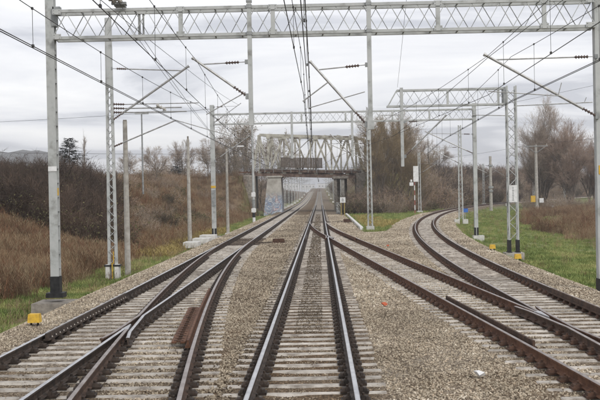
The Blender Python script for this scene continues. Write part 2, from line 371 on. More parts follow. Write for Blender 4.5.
# ---------------------------------------------------------------- rails, sleepers, fastenings
def rail_profile():            # half 60 kg rail: (lateral, height below the running surface), head top first
    h = [(0, 0), (.020, -.001), (.034, -.008), (.036, -.030), (.034, -.040), (.010, -.052), (.0085, -.10), (.0085, -.135), (.022, -.150), (.075, -.162), (.075, -.172)]
    return [(-a, b) for a, b in h[::-1]] + h[1:]
RP = rail_profile()
def rail(name, path, mats, parent, label=None):
    "path: list of (x, y); one solid rail swept along it; mats = (side, head)"
    mb = MB(); n = len(RP); vs = []
    for i, (x, y) in enumerate(path):
        a = path[max(i - 1, 0)]; b = path[min(i + 1, len(path) - 1)]
        tx, ty = b[0] - a[0], b[1] - a[1]; L = math.hypot(tx, ty); nx_, ny_ = ty / L, -tx / L; z0 = zline(y)
        for u, z in RP: vs.append((x + nx_ * u, y + ny_ * u, z0 + z))
    fs = []; mi = []
    for i in range(len(path) - 1):
        for k in range(n - 1):
            fs.append((i * n + k, i * n + k + 1, (i + 1) * n + k + 1, (i + 1) * n + k)); mi.append(1 if 8 <= k <= 11 else 0)
        fs.append((i * n + n - 1, i * n, (i + 1) * n, (i + 1) * n + n - 1)); mi.append(0)
    mb.v = vs; mb.f = fs; mb.mi = mi
    mb.f += [tuple(range(n)), tuple(range((len(path) - 1) * n, len(path) * n))[::-1]]; mb.mi += [0, 0]
    # split the long sides so that the shading keeps its edges
    o = mb.build(name, list(mats), parent)
    if label: o['label'] = label
    return o
def path_of(fx, y0, y1, step=1.5):
    n = max(2, int(abs(y1 - y0) / step) + 1); return [(fx(y0 + (y1 - y0) * i / (n - 1)), y0 + (y1 - y0) * i / (n - 1)) for i in range(n)]
def perp(fx, off):             # a line kept at a fixed distance beside a centre line
    def g(y):
        s = (fx(y + .1) - fx(y - .1)) / .2; return fx(y) + off * sqrt(1 + s * s)
    return g
def fastenings(fx, y0, y1, m, parent, big=1.0, step=.6, phase=0.):
    "base plates, clips and bolts under one rail, joined: far too many to pick apart"
    mb = MB(); y = math.ceil((y0 - phase) / step) * step + phase
    while y < y1:
        x = fx(y); z = zline(y); s = math.atan((fx(y + .2) - fx(y - .2)) / .4)
        mb.box((x, y, z - .182), (.42 * big, .20, .035), 0, -s)
        if y < 75:
            for sd in (-1, 1):
                cx = x + sd * .105; mb.box((cx, y, z - .145), (.085, .15, .06), 0, -s, .7)
                mb.tube((cx, y, z - .12), (cx, y, z - .078), .021, n=6); mb.box((x + sd * .155 * big, y, z - .15), (.07, .15, .05), 0, -s, .75)
        else:
            for sd in (-1, 1): mb.box((x + sd * .115, y, z - .14), (.09, .13, .06), 0, -s, .75)
        y += step
    return tag(mb.build('fastenings', m, parent), kind='stuff')
def sleeper_mesh():
    mb = MB(); # unit length in x, trapezoid section with chamfered shoulders
    sec = [(-.13, -.2), (-.105, -.045), (-.070, 0), (.070, 0), (.105, -.045), (.13, -.2)]; n = len(sec); vs = []
    for x, sc in ((-.5, .0), (-.494, -.012), (.494, -.012), (.5, .0)):
        k = 1 if abs(x) < .497 else .94
        for a, b in sec: vs.append((x, a * k, b if abs(x) < .497 else min(b - .0, -.02) if b > -.1 else b))
    fs = [];
    for i in range(3):
        for k in range(n): j = (k + 1) % n; fs.append((i * n + k, (i + 1) * n + k, (i + 1) * n + j, i * n + j))
    fs += [tuple(range(n))[::-1][::-1], tuple(range(3 * n, 4 * n))[::-1]]
    return mb.add(vs, fs)
SM = {k: sleeper_mesh().mesh('sleeper', M[k]) for k in ('sleeper', 'sleeper_dirty', 'timber')}
SLEEP_TOP = -.196
def sleeper(x0, x1, y, parent, kind='sleeper', rz=0., name='sleeper'):
    o = inst(name, SM[kind], parent, ((x0 + x1) / 2, y, zline(y) + SLEEP_TOP + RNG.uniform(-.006, .006)), (0, RNG.uniform(-.002, .002), rz + RNG.uniform(-.004, .004)), (x1 - x0 + RNG.uniform(-.04, .04), 1, 1))
    return o
def far_sleepers(fx, y0, y1, parent, m):
    mb = MB(); y = math.ceil(y0 / .6) * .6
    while y < y1:
        s = math.atan((fx(y + .2) - fx(y - .2)) / .4); mb.box((fx(y), y, zline(y) + SLEEP_TOP - .08), (2.5, .25, .16), 0, -s, .95); y += .6
    return tag(mb.build('far_sleeper', m, parent), kind='stuff')

G = .7535
DARK = (M['rail_dark'], M['head']); RUST = (M['rail_rust'], M['head_dull']); BRN = (M['rail_brown'], M['head_worn']); BRD = (M['rail_brown'], M['head_dull'])
trk_main = thing('railway_track', (0, 0, 0), 'straight middle track with bright polished rails running to the bridge', 'railway track')
trk_left = thing('railway_track', (0, 0, 0), 'leftmost straight track with oily black rails beside the grassy verge', 'railway track')
trk_ldiv = thing('railway_track', (0, 0, 0), 'turnout track swinging out of the left track towards the middle of the foreground', 'railway track')
trk_br = thing('railway_track', (0, 0, 0), 'rusty brown connecting track from the middle track to the curved right track', 'railway track')
trk_right = thing('railway_track', (0, 0, 0), 'rightmost track bending away to the right behind the green meadow', 'railway track')

fl = lambda y: XL; fmn = lambda y: XM; fld = lambda y: XL + off_left(y)
YN, YF = 3.5, 900.
def solve(g, a, b):
    for _ in range(60):
        m = (a + b) / 2
        if (g(a) > 0) == (g(m) > 0): a = m
        else: b = m
    return (a + b) / 2
# frogs: the crossing of two rails; heel = side (+1 far / -1 near) on which the nose opens
def frog(fa, fb, yf, heel, parent_a, parent_b, ma, mb_, ends_a, ends_b, label):
    """fa and fb cross at yf. Each rail is cut: a heel piece up to the nose, and a toe piece that bends into a wing rail."""
    def cut(f, g, mats, parent, ends):
        # heel piece
        yh = yf
        while abs(f(yh) - g(yh)) < .074: yh += heel * .05
        far_end = ends[1] if heel > 0 else ends[0]
        rail('rail', path_of(f, min(yh, far_end), max(yh, far_end)), mats, parent)
        # toe piece with its wing
        yt = yf
        while abs(f(yt) - g(yt)) < .105: yt -= heel * .05
        sgn = 1 if f(yt) > g(yt) else -1
        toe_end = ends[0] if heel > 0 else ends[1]
        p = path_of(f, toe_end, yt)
        for k in range(1, 9):
            y = yt + heel * k * .45; flare = max(0, k - 6) * .03
            p.append((g(y) + sgn * (.112 + flare), y))
        if p[0][1] > p[-1][1]: p = p[::-1]
        rail('rail', p, mats, parent)
        return yh
    yh = cut(fa, fb, ma, parent_a, ends_a); cut(fb, fa, mb_, parent_b, ends_b)
    m = MB(); xa, xb_ = fa(yh), fb(yh); lo, hi = min(xa, xb_) - .036, max(xa, xb_) + .036
    y0 = yf + heel * .15; x0 = (fa(y0) + fb(y0)) / 2; z = zline(yf)
    vs = [(x0 - .012, y0, z - .003), (x0 + .012, y0, z - .003), (hi, yh, z - .001), (lo, yh, z - .001), (x0 - .05, y0, z - .17), (x0 + .05, y0, z - .17), (hi + .05, yh, z - .17), (lo - .05, yh, z - .17)]
    m.add(vs, [(0, 1, 2, 3), (0, 4, 5, 1), (1, 5, 6, 2), (2, 6, 7, 3), (3, 7, 4, 0)])
    m.build('crossing_nose', M['head'], parent_a)
def checkrail(fx, y0, y1, parent, m, bolts=False, h=.03, label=None):
    p = path_of(fx, y0, y1, 1.0); n = len(p)
    mb = MB()
    for i in range(n - 1):
        fa_ = [(0, .035)[i == 0], 0]; fb_ = .035 if i == n - 2 else 0
        s = -1
        a = (p[i][0], p[i][1], zline(p[i][1]) + h - .055); b = (p[i + 1][0], p[i + 1][1], zline(p[i + 1][1]) + h - .055)
        mb.bar(a, b, .045, .11); mb.bar((a[0], a[1], a[2] - .075), (b[0], b[1], b[2] - .075), .11, .035)
    mi = 1
    o = mb.build('check_rail', [m, M['bolt']], parent)
    if bolts:
        k = 0; y = y0 + .3; bm = MB().lathe((0, 0, 0), [(.027, 0), (.027, .02), (.014, .03)], 7).mesh('bolt', M['bolt'])
        while y < y1: inst('bolt', bm, o, (fx(y) + .035, y, zline(y) + h - .10), (0, R(90), 0), (.7, .7, .7)); y += .30
    if label: o['label'] = label
    return o

yf_l = solve(lambda y: (fld(y) - G) - (XL + G), 12, 40)
yf_a = solve(lambda y: (xb(y) - G) - (XM + G), 50, 95)
yf_b = solve(lambda y: (xb(y) + G) - (xr(y) - G), 15, 40)
# left track and its turnout
rail('rail', path_of(lambda y: XL - G, YN, YF, 6), DARK, trk_left)
frog(lambda y: XL + G, lambda y: fld(y) - G, yf_l, -1, trk_left, trk_ldiv, DARK, BRD, (YN, YF), (YN, 59.), '')
rail('rail', path_of(perp(fld, G), YN, 59.5), BRN, trk_ldiv)
# middle track
rail('rail', path_of(lambda y: XM - G, YN, YF, 6), DARK, trk_main)
frog(lambda y: XM + G, perp(xb, -G), yf_a, -1, trk_main, trk_br, DARK, RUST, (YN, YF), (YN, 98.), '')
# right track
fr_l, fr_r = perp(xr, -G), perp(xr, G)
rail('rail', path_of(fr_r, YN, 330., 2.5), BRN, trk_right)
frog(perp(xb, G), fr_l, yf_b, 1, trk_br, trk_right, RUST, BRN, (YN, 99.), (YN, 330.), '')

# check rails
checkrail(lambda y: XL - G + .10, 19.5, 27.5, trk_left, M['rail_dark'], bolts=True)
checkrail(lambda y: perp(fld, G)(y) - .115, 18.2, 28.4, trk_ldiv, M['rail_rust'], h=.045, label='tall rusty check rail beside the turnout rail')
checkrail(lambda y: perp(xb, -G)(y) + .17, 17.6, 25.4, trk_br, M['rail_brown'], h=.03, label='dark brown check rail inside the rusty rail')
checkrail(lambda y: xr(y) + G - .10, 20, 27, trk_right, M['rail_brown'])
checkrail(lambda y: XM - G + .10, yf_a - 3, yf_a + 4, trk_main, M['rail_dark'])
checkrail(lambda y: perp(xb, G)(y) - .10, yf_a - 3, yf_a + 4, trk_br, M['rail_rust'])

# fastenings
for fx, a, b, m, p in ((lambda y: XL - G, 6, 190, 'clip_dark', trk_left), (lambda y: XL + G, 6, 190, 'clip_dark', trk_left),
                       (lambda y: fld(y) - G, 6, 46, 'clip_dark', trk_ldiv), (lambda y: fld(y) + G, 6, 46, 'clip_dark', trk_ldiv),
                       (lambda y: XM - G, 6, 230, 'clip_dark', trk_main), (lambda y: XM + G, 6, 230, 'clip_dark', trk_main),
                       (lambda y: xb(y) - G, 6, 86, 'clip_rust', trk_br), (lambda y: xb(y) + G, 6, 86, 'clip_rust', trk_br),
                       (fr_l, 6, 200, 'clip_rust', trk_right), (fr_r, 6, 200, 'clip_rust', trk_right)):
    fastenings(fx, a, b, M[m], p)

# sleepers
y = 4.2
while y < 130:
    if y < 60:
        if 56.5 < y < 60: sleeper(XL - 1.5, XL + 1.9, y, trk_left, 'timber')
        else: sleeper(XL - 1.25, min(fld(y) + 1.28, XM - 1.32), y, trk_left, 'sleeper')
    else:
        sleeper(XL - 1.25, XL + 1.25, y, trk_left, 'timber' if y < 66 else 'sleeper')
    y += .6
y = 4.2
while y < 100:
    if y > 97.6: pass
    elif y > 51: sleeper(XM - 1.28, xb(y) + 1.28, y, trk_main, 'sleeper_dirty' if y > 88 else 'sleeper')
    else: sleeper(XM - 1.25, XM + 1.25, y, trk_main, 'sleeper' if y < 20.7 else 'sleeper_dirty')
    y += .6
tb = MB()
for k in range(6): sleeper(XM - 2.1 + (k % 2) * .1, XM + 3.2 - (k % 3) * .3, 97.8 + k * .6, trk_main, 'timber')
y = 4.2
while y < 51:
    if y < 32.5: sleeper(xb(y) - 1.3, XR0 + 1.27, y, trk_right, 'sleeper')
    else:
        s = -math.atan((xb(y + .2) - xb(y - .2)) / .4); sleeper(xb(y) - 1.25, xb(y) + 1.25, y, trk_br, 'sleeper', s)
    y += .6
y = 33.
while y < 120:
    s = -math.atan((xr(y + .2) - xr(y - .2)) / .4); sleeper(xr(y) - 1.25, xr(y) + 1.25, y, trk_right, 'sleeper_dirty' if y < 90 else 'sleeper', s); y += .6
far_sleepers(fl, 130, 560, trk_left, M['sleeper']); far_sleepers(fmn, 101.5, 560, trk_main, M['sleeper_dirty']); far_sleepers(xr, 120, 300, trk_right, M['sleeper'])

# rusty grating lying inside the turnout
gr = thing('rusty_grating', (0, 0, 0), 'rusty ladder-like grating lying on the sleepers left of the turnout rail', 'grating')
for sd in (-.09, .09): bar_part('side_bar', (fld(18.9) + .42 + sd, 18.9, -.10), (fld(24.7) + .42 + sd, 24.7, -.10), .035, .10, M['rail_rust'], gr)
def gxm(yy): return fld(18.9) + .42 + (fld(24.7) - fld(18.9)) * (yy - 18.9) / 5.8
for k in range(18):
    yy = 19.0 + k * .33; bar_part('rung', (gxm(yy) - .09, yy, -.09), (gxm(yy) + .09, yy, -.09), .05, .04, M['clip_rust'], gr)

# ---------------------------------------------------------------- scattered stones, grass and weeds (instanced on points)
def scatter(name, pts, scl, mats_meshes, tone=None, rot_full=True, parent=None):
    "points with a scale, a tone and a pick, instanced by geometry nodes; the source meshes live inside objects that are never linked"
    n = len(pts); me = bpy.data.meshes.new(name); me.vertices.add(n); me.vertices.foreach_set('co', np.asarray(pts, np.float32).ravel())
    rs = np.random.RandomState(n + 5)
    rot = rs.uniform(0, 2 * pi, (n, 3)).astype(np.float32)
    if not rot_full: rot[:, :2] = rs.uniform(-.16, .16, (n, 2))
    at = me.attributes.new('rot', 'FLOAT_VECTOR', 'POINT'); at.data.foreach_set('vector', rot.ravel())
    sc3 = np.asarray(scl, np.float32)
    if sc3.ndim == 1: sc3 = np.stack([sc3] * 3, 1)
    if rot_full: sc3 = sc3 * rs.uniform(.7, 1.35, (n, 3)).astype(np.float32)
    at = me.attributes.new('scl', 'FLOAT_VECTOR', 'POINT'); at.data.foreach_set('vector', sc3.astype(np.float32).ravel())
    at = me.attributes.new('tone', 'FLOAT', 'POINT'); at.data.foreach_set('value', (rs.uniform(0, 1, n) if tone is None else tone).astype(np.float32))
    at = me.attributes.new('pick', 'INT', 'POINT'); at.data.foreach_set('value', rs.randint(0, len(mats_meshes), n).astype(np.int32))
    o = bpy.data.objects.new(name, me); link(o, parent); o['kind'] = 'stuff'
    ng = bpy.data.node_groups.new(name, 'GeometryNodeTree'); ng.interface.new_socket('Geometry', in_out='INPUT', socket_type='NodeSocketGeometry'); ng.interface.new_socket('Geometry', in_out='OUTPUT', socket_type='NodeSocketGeometry')
    q = ng.nodes; l = ng.links; gi = q.new('NodeGroupInput'); go = q.new('NodeGroupOutput'); ip = q.new('GeometryNodeInstanceOnPoints'); jg = q.new('GeometryNodeJoinGeometry')
    for mm in reversed(mats_meshes):
        so = bpy.data.objects.new(mm.name + '_source', mm); oi = q.new('GeometryNodeObjectInfo'); oi.inputs['Object'].default_value = so; oi.inputs['As Instance'].default_value = True
        l.new(oi.outputs['Geometry'], jg.inputs[0])
    def na(nm, ty): a = q.new('GeometryNodeInputNamedAttribute'); a.data_type = ty; a.inputs['Name'].default_value = nm; return a.outputs['Attribute']
    l.new(gi.outputs[0], ip.inputs['Points']); l.new(jg.outputs[0], ip.inputs['Instance']); ip.inputs['Pick Instance'].default_value = True
    l.new(na('pick', 'INT'), ip.inputs['Instance Index']); l.new(na('rot', 'FLOAT_VECTOR'), ip.inputs['Rotation']); l.new(na('scl', 'FLOAT_VECTOR'), ip.inputs['Scale'])
    l.new(ip.outputs[0], go.inputs[0]); md = o.modifiers.new('scatter', 'NODES'); md.node_group = ng
    return o
def stone_mesh(seed):
    r = random.Random(seed); t = (1 + sqrt(5)) / 2
    vs = [(-1, t, 0), (1, t, 0), (-1, -t, 0), (1, -t, 0), (0, -1, t), (0, 1, t), (0, -1, -t), (0, 1, -t), (t, 0, -1), (t, 0, 1), (-t, 0, -1), (-t, 0, 1)]
    fs = [(0, 11, 5), (0, 5, 1), (0, 1, 7), (0, 7, 10), (0, 10, 11), (1, 5, 9), (5, 11, 4), (11, 10, 2), (10, 7, 6), (7, 1, 8), (3, 9, 4), (3, 4, 2), (3, 2, 6), (3, 6, 8), (3, 8, 9), (4, 9, 5), (2, 4, 11), (6, 2, 10), (8, 6, 7), (9, 8, 1)]
    return MB().add([Vector(v).normalized() * .5 * r.uniform(.62, 1.25) for v in vs], fs).mesh('stone', M['stone'])
STONES = [stone_mesh(i) for i in range(5)]
rs = np.random.RandomState(3)
def in_bed(x, y): return zones(x, y)[0]
def stones_on_bed(y0, y1, dens, s0, s1, x0=-8.6, x1=9.6):
    n = int((y1 - y0) * (x1 - x0) * dens); x = rs.uniform(x0, x1, n); y = rs.uniform(y0, y1, n)
    if y0 >= 40: x = x0 + (x - x0) * (1 + (XRv(y) - XR0) / (x1 - x0))
    keep = in_bed(x, y) | ((rs.uniform(0, 1, n) < .25) & (x < 0) & (x > -8.4))
    # keep the tops of the sleepers mostly clear
    ph = np.abs((y - 4.2 + .3) % .6 - .3) < .115
    bx = XBv(y); yl = XL + np.where(y > 60, 0, (60 - y) ** 2 / 1000)
    on = ph & (((x > XL - 1.25) & (x < yl + 1.25)) | ((np.abs(x - XM) < 1.2)) | ((x > bx - 1.3) & (x < bx + 1.25)) | (np.abs(x - XRv(y)) < 1.25) | ((y < 32.5) & (x > bx - 1.3) & (x < XR0 + 1.27)) | ((y > 51) & (y < 99) & (x > XM) & (x < bx + 1.2)))
    clearp = np.where((np.abs(x - XM) < .30) & (y > 20.7), .55, .014)
    keep &= ~(on & (rs.uniform(0, 1, n) > clearp))
    for rx in (XL - G, XL + G, yl - G, yl + G, XM - G, XM + G, bx - G, bx + G, XRv(y) - G, XRv(y) + G): keep &= np.abs(x - rx) > .085
    crib = (~ph) & ((np.abs(x - XL) < 1.3) | (np.abs(x - XM) < 1.25) | (np.abs(x - XRv(y)) < 1.25))
    x, y, on, crib, bx, yl = x[keep], y[keep], on[keep], crib[keep], bx[keep], yl[keep]; n = len(x)
    z = height(x, y) + rs.uniform(-.01, .012, n); z[on] = SLEEP_TOP + .012
    mound = ((x > -1.72) & (x < -1.35)) | ((np.abs(x - XM) < .3) & (y > 20.7)); z[mound & ~on] += .03
    z[mound & on] += .01
    sc = s0 + (s1 - s0) * rs.beta(1.6, 2.6, n) * 1.25; sc[on] *= .75
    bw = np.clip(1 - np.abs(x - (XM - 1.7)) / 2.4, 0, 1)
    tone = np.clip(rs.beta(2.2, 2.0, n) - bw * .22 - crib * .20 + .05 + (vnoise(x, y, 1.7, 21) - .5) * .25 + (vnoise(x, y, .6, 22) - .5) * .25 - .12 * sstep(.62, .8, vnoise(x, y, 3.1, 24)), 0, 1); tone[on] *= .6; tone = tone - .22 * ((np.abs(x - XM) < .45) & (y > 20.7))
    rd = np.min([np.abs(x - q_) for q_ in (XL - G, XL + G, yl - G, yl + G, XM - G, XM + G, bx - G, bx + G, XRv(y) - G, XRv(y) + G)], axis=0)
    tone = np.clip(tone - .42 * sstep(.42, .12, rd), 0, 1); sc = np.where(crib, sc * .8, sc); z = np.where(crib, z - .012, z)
    return np.stack([x, y, z], 1), sc, tone
P = [stones_on_bed(5.5, 26, 720, .018, .046), stones_on_bed(26, 45, 300, .028, .060), stones_on_bed(45, 80, 125, .04, .08), stones_on_bed(80, 135, 50, .06, .11)]
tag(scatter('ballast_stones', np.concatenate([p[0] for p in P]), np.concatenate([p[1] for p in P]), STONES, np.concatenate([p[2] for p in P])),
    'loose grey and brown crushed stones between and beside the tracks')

def tuft_mesh(name, m, blades, h0, h1, spread, wd, seed, lean=.5, seg=2):
    r = random.Random(seed); mb = MB()
    for _ in range(blades):
        a = r.uniform(0, 2 * pi); b = r.uniform(0, 2 * pi); h = r.uniform(h0, h1); d = r.uniform(0, spread); x, y = cos(a) * d, sin(a) * d
        le = r.uniform(.1, lean) * h; wx, wy = -sin(b) * wd, cos(b) * wd; dx_, dy_ = cos(b) * le, sin(b) * le
        mb.add([(x - wx, y - wy, -.03), (x + wx, y + wy, -.03), (x + dx_ * .35 + wx * .8, y + dy_ * .35 + wy * .8, h * .55), (x + dx_ * .35 - wx * .8, y + dy_ * .35 - wy * .8, h * .55), (x + dx_, y + dy_, h * (1 - .25 * le / h))],
               [(0, 1, 2, 3), (3, 2, 4)])
    return mb.mesh(name, m)
def weed_mesh(name, m, stalks, h0, h1, seed, spread=.22, wd=.006, side=4):
    r = random.Random(seed); mb = MB()
    def spike(p, d, L, w_):
        d = d.normalized(); a = d.orthogonal().normalized() * w_; b = d.cross(a.normalized()) * w_; t = p + d * L
        mb.add([p + a, p - a * .5 + b * .87, p - a * .5 - b * .87, t], [(0, 1, 3), (1, 2, 3), (2, 0, 3)])
    for _ in range(stalks):
        a = r.uniform(0, 2 * pi); p = Vector((cos(a), sin(a), 0)) * r.uniform(0, spread) - Vector((0, 0, .05)); h = r.uniform(h0, h1)
        d = Vector((cos(a) * r.uniform(0, .45), sin(a) * r.uniform(0, .45), 1)).normalized(); spike(p, d, h, wd)
        for k in range(side):
            t = r.uniform(.35, .97); b = r.uniform(0, 2 * pi); spike(p + d * h * t, d * .9 + Vector((cos(b), sin(b), .1)) * .7, h * r.uniform(.12, .3), wd * 1.3)
    return mb.mesh(name, m)
GR = [tuft_mesh('grass_tuft', M['grass'], 16, .10, .24, .16, .009, i, .8) for i in range(3)]
GY_ = [tuft_mesh('yellow_tuft', M['grass_yel'], 14, .12, .30, .16, .009, 10 + i, .8) for i in range(2)]
GD = [weed_mesh('weed_dry', M['dry'], 16, .4, 1.0, 20), weed_mesh('weed_dry', M['dry'], 16, .3, .8, 21), weed_mesh('weed_rust', M['dry_red'], 14, .4, .9, 22), weed_mesh('weed_straw', M['dry_pale'], 14, .4, 1.1, 23), tuft_mesh('dry_tuft', M['dry'], 18, .2, .5, .25, .012, 24), tuft_mesh('straw_tuft', M['dry_pale'], 14, .2, .45, .25, .012, 25)]
def sample(n, x0, x1, y0, y1, ok):
    x = rs.uniform(x0, x1, n); y = rs.uniform(y0, y1, n); k = ok(x, y); x, y = x[k], y[k]; return x, y, height(x, y)
def put(name, label, xyz, s0, s1, meshes, zs=1.0):
    x, y, z = xyz; n = len(x); s = rs.uniform(s0, s1, n); s3 = np.stack([s, s, s * zs], 1)
    return tag(scatter(name, np.stack([x, y, z], 1), s3, meshes, rot_full=False), label)
nb = lambda x, y: ~in_bed(x, y)
# left verge
xyz = [sample(21000, -12.5, -7.6, 14, 48, lambda x, y: nb(x, y) & ~((x > -9.0) & (x < -6.8) & (y > 26.4) & (y < 28.4)) & (vnoise(x, y, 2.2, 31) > .25) & (rs.uniform(0, 1, len(x)) < sstep(-13, -10.6, x) + .12)),
       sample(9000, -12, -7.6, 48, 150, lambda x, y: nb(x, y) & (rs.uniform(0, 1, len(x)) < sstep(-12, -9.3, x) + .1))]
put('verge_grass', 'short green grass along the left edge of the ballast', [np.concatenate(c) for c in zip(*xyz)], .5, 1.3, GR)
put('yellow_grass', 'yellowed long grass at the foot of the left bank', sample(6000, -13, -8.6, 55, 100, lambda x, y: nb(x, y) & (vnoise(x, y, 5, 33) > .38)), 1.2, 2.4, GY_)
# right meadow and its dry patch
def meadow(x, y): return nb(x, y) & (curve_dist(x, y) > 2.6)
xyz = [sample(16000, 8, 20, 20, 60, meadow), sample(22000, 8, 45, 60, 180, meadow)]
put('meadow_grass', 'bright green meadow grass inside the curve of the right track', [np.concatenate(c) for c in zip(*xyz)], .6, 1.3, GR)
put('withered_tufts', 'small straw-coloured tufts mixed into the green grass', [np.concatenate(c) for c in zip(sample(1100, 8, 40, 25, 150, meadow), sample(600, -11, -7.4, 14, 80, lambda x, y: nb(x, y)))], .3, .75, GD[3:] + [GD[0]])
put('triangle_grass', 'green grass between the middle track and the curved track', sample(9000, 1.5, 20, 72, 160, lambda x, y: nb(x, y) & (curve_dist(x, y) < -2.5)), .7, 1.4, GR)
put('triangle_yellow_grass', 'yellowed patch of grass beside the bend of the right track', sample(2500, 4, 14, 84, 125, lambda x, y: nb(x, y) & (curve_dist(x, y) < -2.7) & (vnoise(x, y, 6, 35) > .5)), .9, 1.8, GY_)
def drypatch(x, y): d = curve_dist(x, y); return nb(x, y) & (d > 10 + (y < 75) * 6) & (vnoise(x, y, 7, 36) + sstep(10, 26, d) > .62)
put('meadow_weeds', 'brown withered weeds on the meadow in front of the bare trees', sample(16000, 18, 62, 62, 185, drypatch), 1.0, 1.7, GD)
# left bank weeds
xyz = [sample(8000, -20, -9.8, 24, 55, lambda x, y: rs.uniform(0, 1, len(x)) < sstep(-10.0, -12.0, x)), sample(17000, -27, -9.6, 26, 75, lambda x, y: rs.uniform(0, 1, len(x)) < sstep(-9.8, -11.9, x) + .03), sample(13000, -34, -9.8, 75, 160, lambda x, y: rs.uniform(0, 1, len(x)) < sstep(-9.5, -12, x) + .08)]
put('bank_weeds', 'brown dry weeds and grasses covering the left bank', [np.concatenate(c) for c in zip(*xyz)], .7, 1.35, GD)

# ================================================================= masts, portals, cantilevers
def insulator(mb_or_name, p0, p1, parent, r=.055, n=5, m='insul', name='insulator'):
    "ribbed insulator between two points"
    p0, p1 = Vector(p0), Vector(p1); mb = MB(); d = p1 - p0; mb.tube(p0, p1, r * .45, n=6)
    for k in range(n):
        t = (k + .5) / n; c = p0 + d * t; e_ = d.normalized() * (d.length / n * .22); mb.tube(c - e_, c + e_, r, r * .55, n=8)
    return mb.build(name, M[m], parent, smooth=False)
def cantilever(parent, foot, top, end, loc_wire=None, r=.03, m='galv', steady=None):
    """inclined tube from foot (on the post) to end, and a level tie from top (on the post) to near the end; all in the parent's local space"""
    foot, top, end = Vector(foot), Vector(top), Vector(end); d = end - foot; u = d.normalized()
    insulator(0, foot + u * .05, foot + u * .50, parent)
    mb = MB(); mb.tube(foot + u * .45, end + u * .12, r * 1.15, n=8); mb.tube(end + u * .10, end + u * .16, r * 1.6, n=8); mb.build('inclined_tube', M[m], parent)
    e2 = end - u * .18; v = (e2 - top).normalized(); insulator(0, top + v * .22, top + v * .62, parent)
    mb = MB(); mb.tube(top, top + v * .25, .014, n=6); mb.tube(top + v * .6, e2, r * .62, n=8); mb.build('tie_tube', M[m], parent)
    mb = MB(); mb.box(foot, (.10, .10, .16)); mb.box(top, (.10, .10, .12)); mb.build('clamp', M['steel_dark'], parent)
    if steady is not None:
        a, b = Vector(steady[0]), Vector(steady[1]); MB().tube(a, b, r * .7, n=6).build('steady_arm', M[m], parent)
def lattice_bars(parent, a0, a1, b0, b1, n, th, m, name='lattice_bar', start=0, cap=999):
    "zigzag bars between chord a (a0..a1) and chord b (b0..b1)"
    a0, a1, b0, b1 = map(Vector, (a0, a1, b0, b1))
    for k in range(n):
        t0, t1 = k / n, (k + 1) / n
        p = (a0.lerp(a1, t0), b0.lerp(b1, t1)) if (k + start) % 2 == 0 else (b0.lerp(b1, t0), a0.lerp(a1, t1))
        bar_part(name, p[0], p[1], th, th * .5, M[m], parent)
def lattice_joined(parent, segs, th, m, name='lattice'):
    mb = MB()
    for a0, a1, b0, b1, n, st in segs:
        a0, a1, b0, b1 = map(Vector, (a0, a1, b0, b1))
        for k in range(n):
            t0, t1 = k / n, (k + 1) / n
            p = (a0.lerp(a1, t0), b0.lerp(b1, t1)) if (k + st) % 2 == 0 else (b0.lerp(b1, t0), a0.lerp(a1, t1))
            mb.bar(p[0], p[1], th, th * .5)
    return mb.build(name, M[m], parent)
def portal_beam(parent, x0, x1, zb, zt, depth, pitch, th, chord, m='steel', md='steel_dark', taper_left=0.):
    n = int(round((x1 - x0) / pitch))
    for yy, st, mm in ((-depth / 2, 0, m), (depth / 2, 1, md)):
        bar_part('bottom_chord', (x0 - taper_left, yy, zb), (x1, yy, zb), chord, chord, M[m], parent)
        bar_part('top_chord', (x0, yy, zt), (x1, yy, zt), chord, chord, M[m], parent)
        lattice_bars(parent, (x0, yy, zb + chord / 2), (x1, yy, zb + chord / 2), (x0, yy, zt - chord / 2), (x1, yy, zt - chord / 2), n, th, mm, start=st)
        if taper_left: bar_part('lattice_bar', (x0 - taper_left + .05, yy, zb), (x0, yy, zt), chord * .6, chord * .6, M[m], parent)
    mb = MB(); k = 0
    for k in range(n // 2 + 1):
        xx = x0 + (x1 - x0) * k / (n // 2)
        for z in (zb, zt): mb.bar((xx, -depth / 2, z), (xx, depth / 2, z), th, th)
    mb.build('cross_ties', M[md], parent)
def upright(parent, x, yy, zb, zt, w, m='steel'): bar_part('upright', (x, yy, zb), (x, yy, zt), w, w * .6, M[m], parent)

# ---- nearest portal over all the tracks
PY = 28.5; ZB, ZT = 7.42, 8.20; XLG, XRG = -7.83, 8.17
p1 = thing('portal_gantry', (0, PY, 0), 'nearest grey lattice portal spanning the whole view just above the tracks', 'gantry')
portal_beam(p1, XLG + .15, XRG - .15, ZB, ZT, .50, .395, .034, .085)
for px in (-3.95, -.75 - .52, 3.5, 6.55): upright(p1, px, -.27, ZB - .05, ZT + .05, .12)
for px in (-5.25,): upright(p1, px, .27, ZB, ZT, .07, 'steel_dark'); upright(p1, px + .12, .27, ZB, ZT, .05, 'steel_dark')
gm = MB().box((0, 0, 0), (.24, .012, .15)).mesh('gusset', M['steel']); gb = MB().lathe((0, 0, 0), [(.014, 0), (.014, .012)], 6).mesh('bolt', M['steel_dark'])
for px in (-7.55, -3.95, -1.27, 3.5, 6.55, 7.85):
    for z in (ZB + .03, ZT - .03):
        g = inst('gusset', gm, p1, (px, -.335, z))
        for bx_, bz_ in ((-.08, .04), (.08, .04), (-.08, -.04), (.08, -.04)): inst('bolt', gb, g, (bx_, -.006, bz_), (R(90), 0, 0))
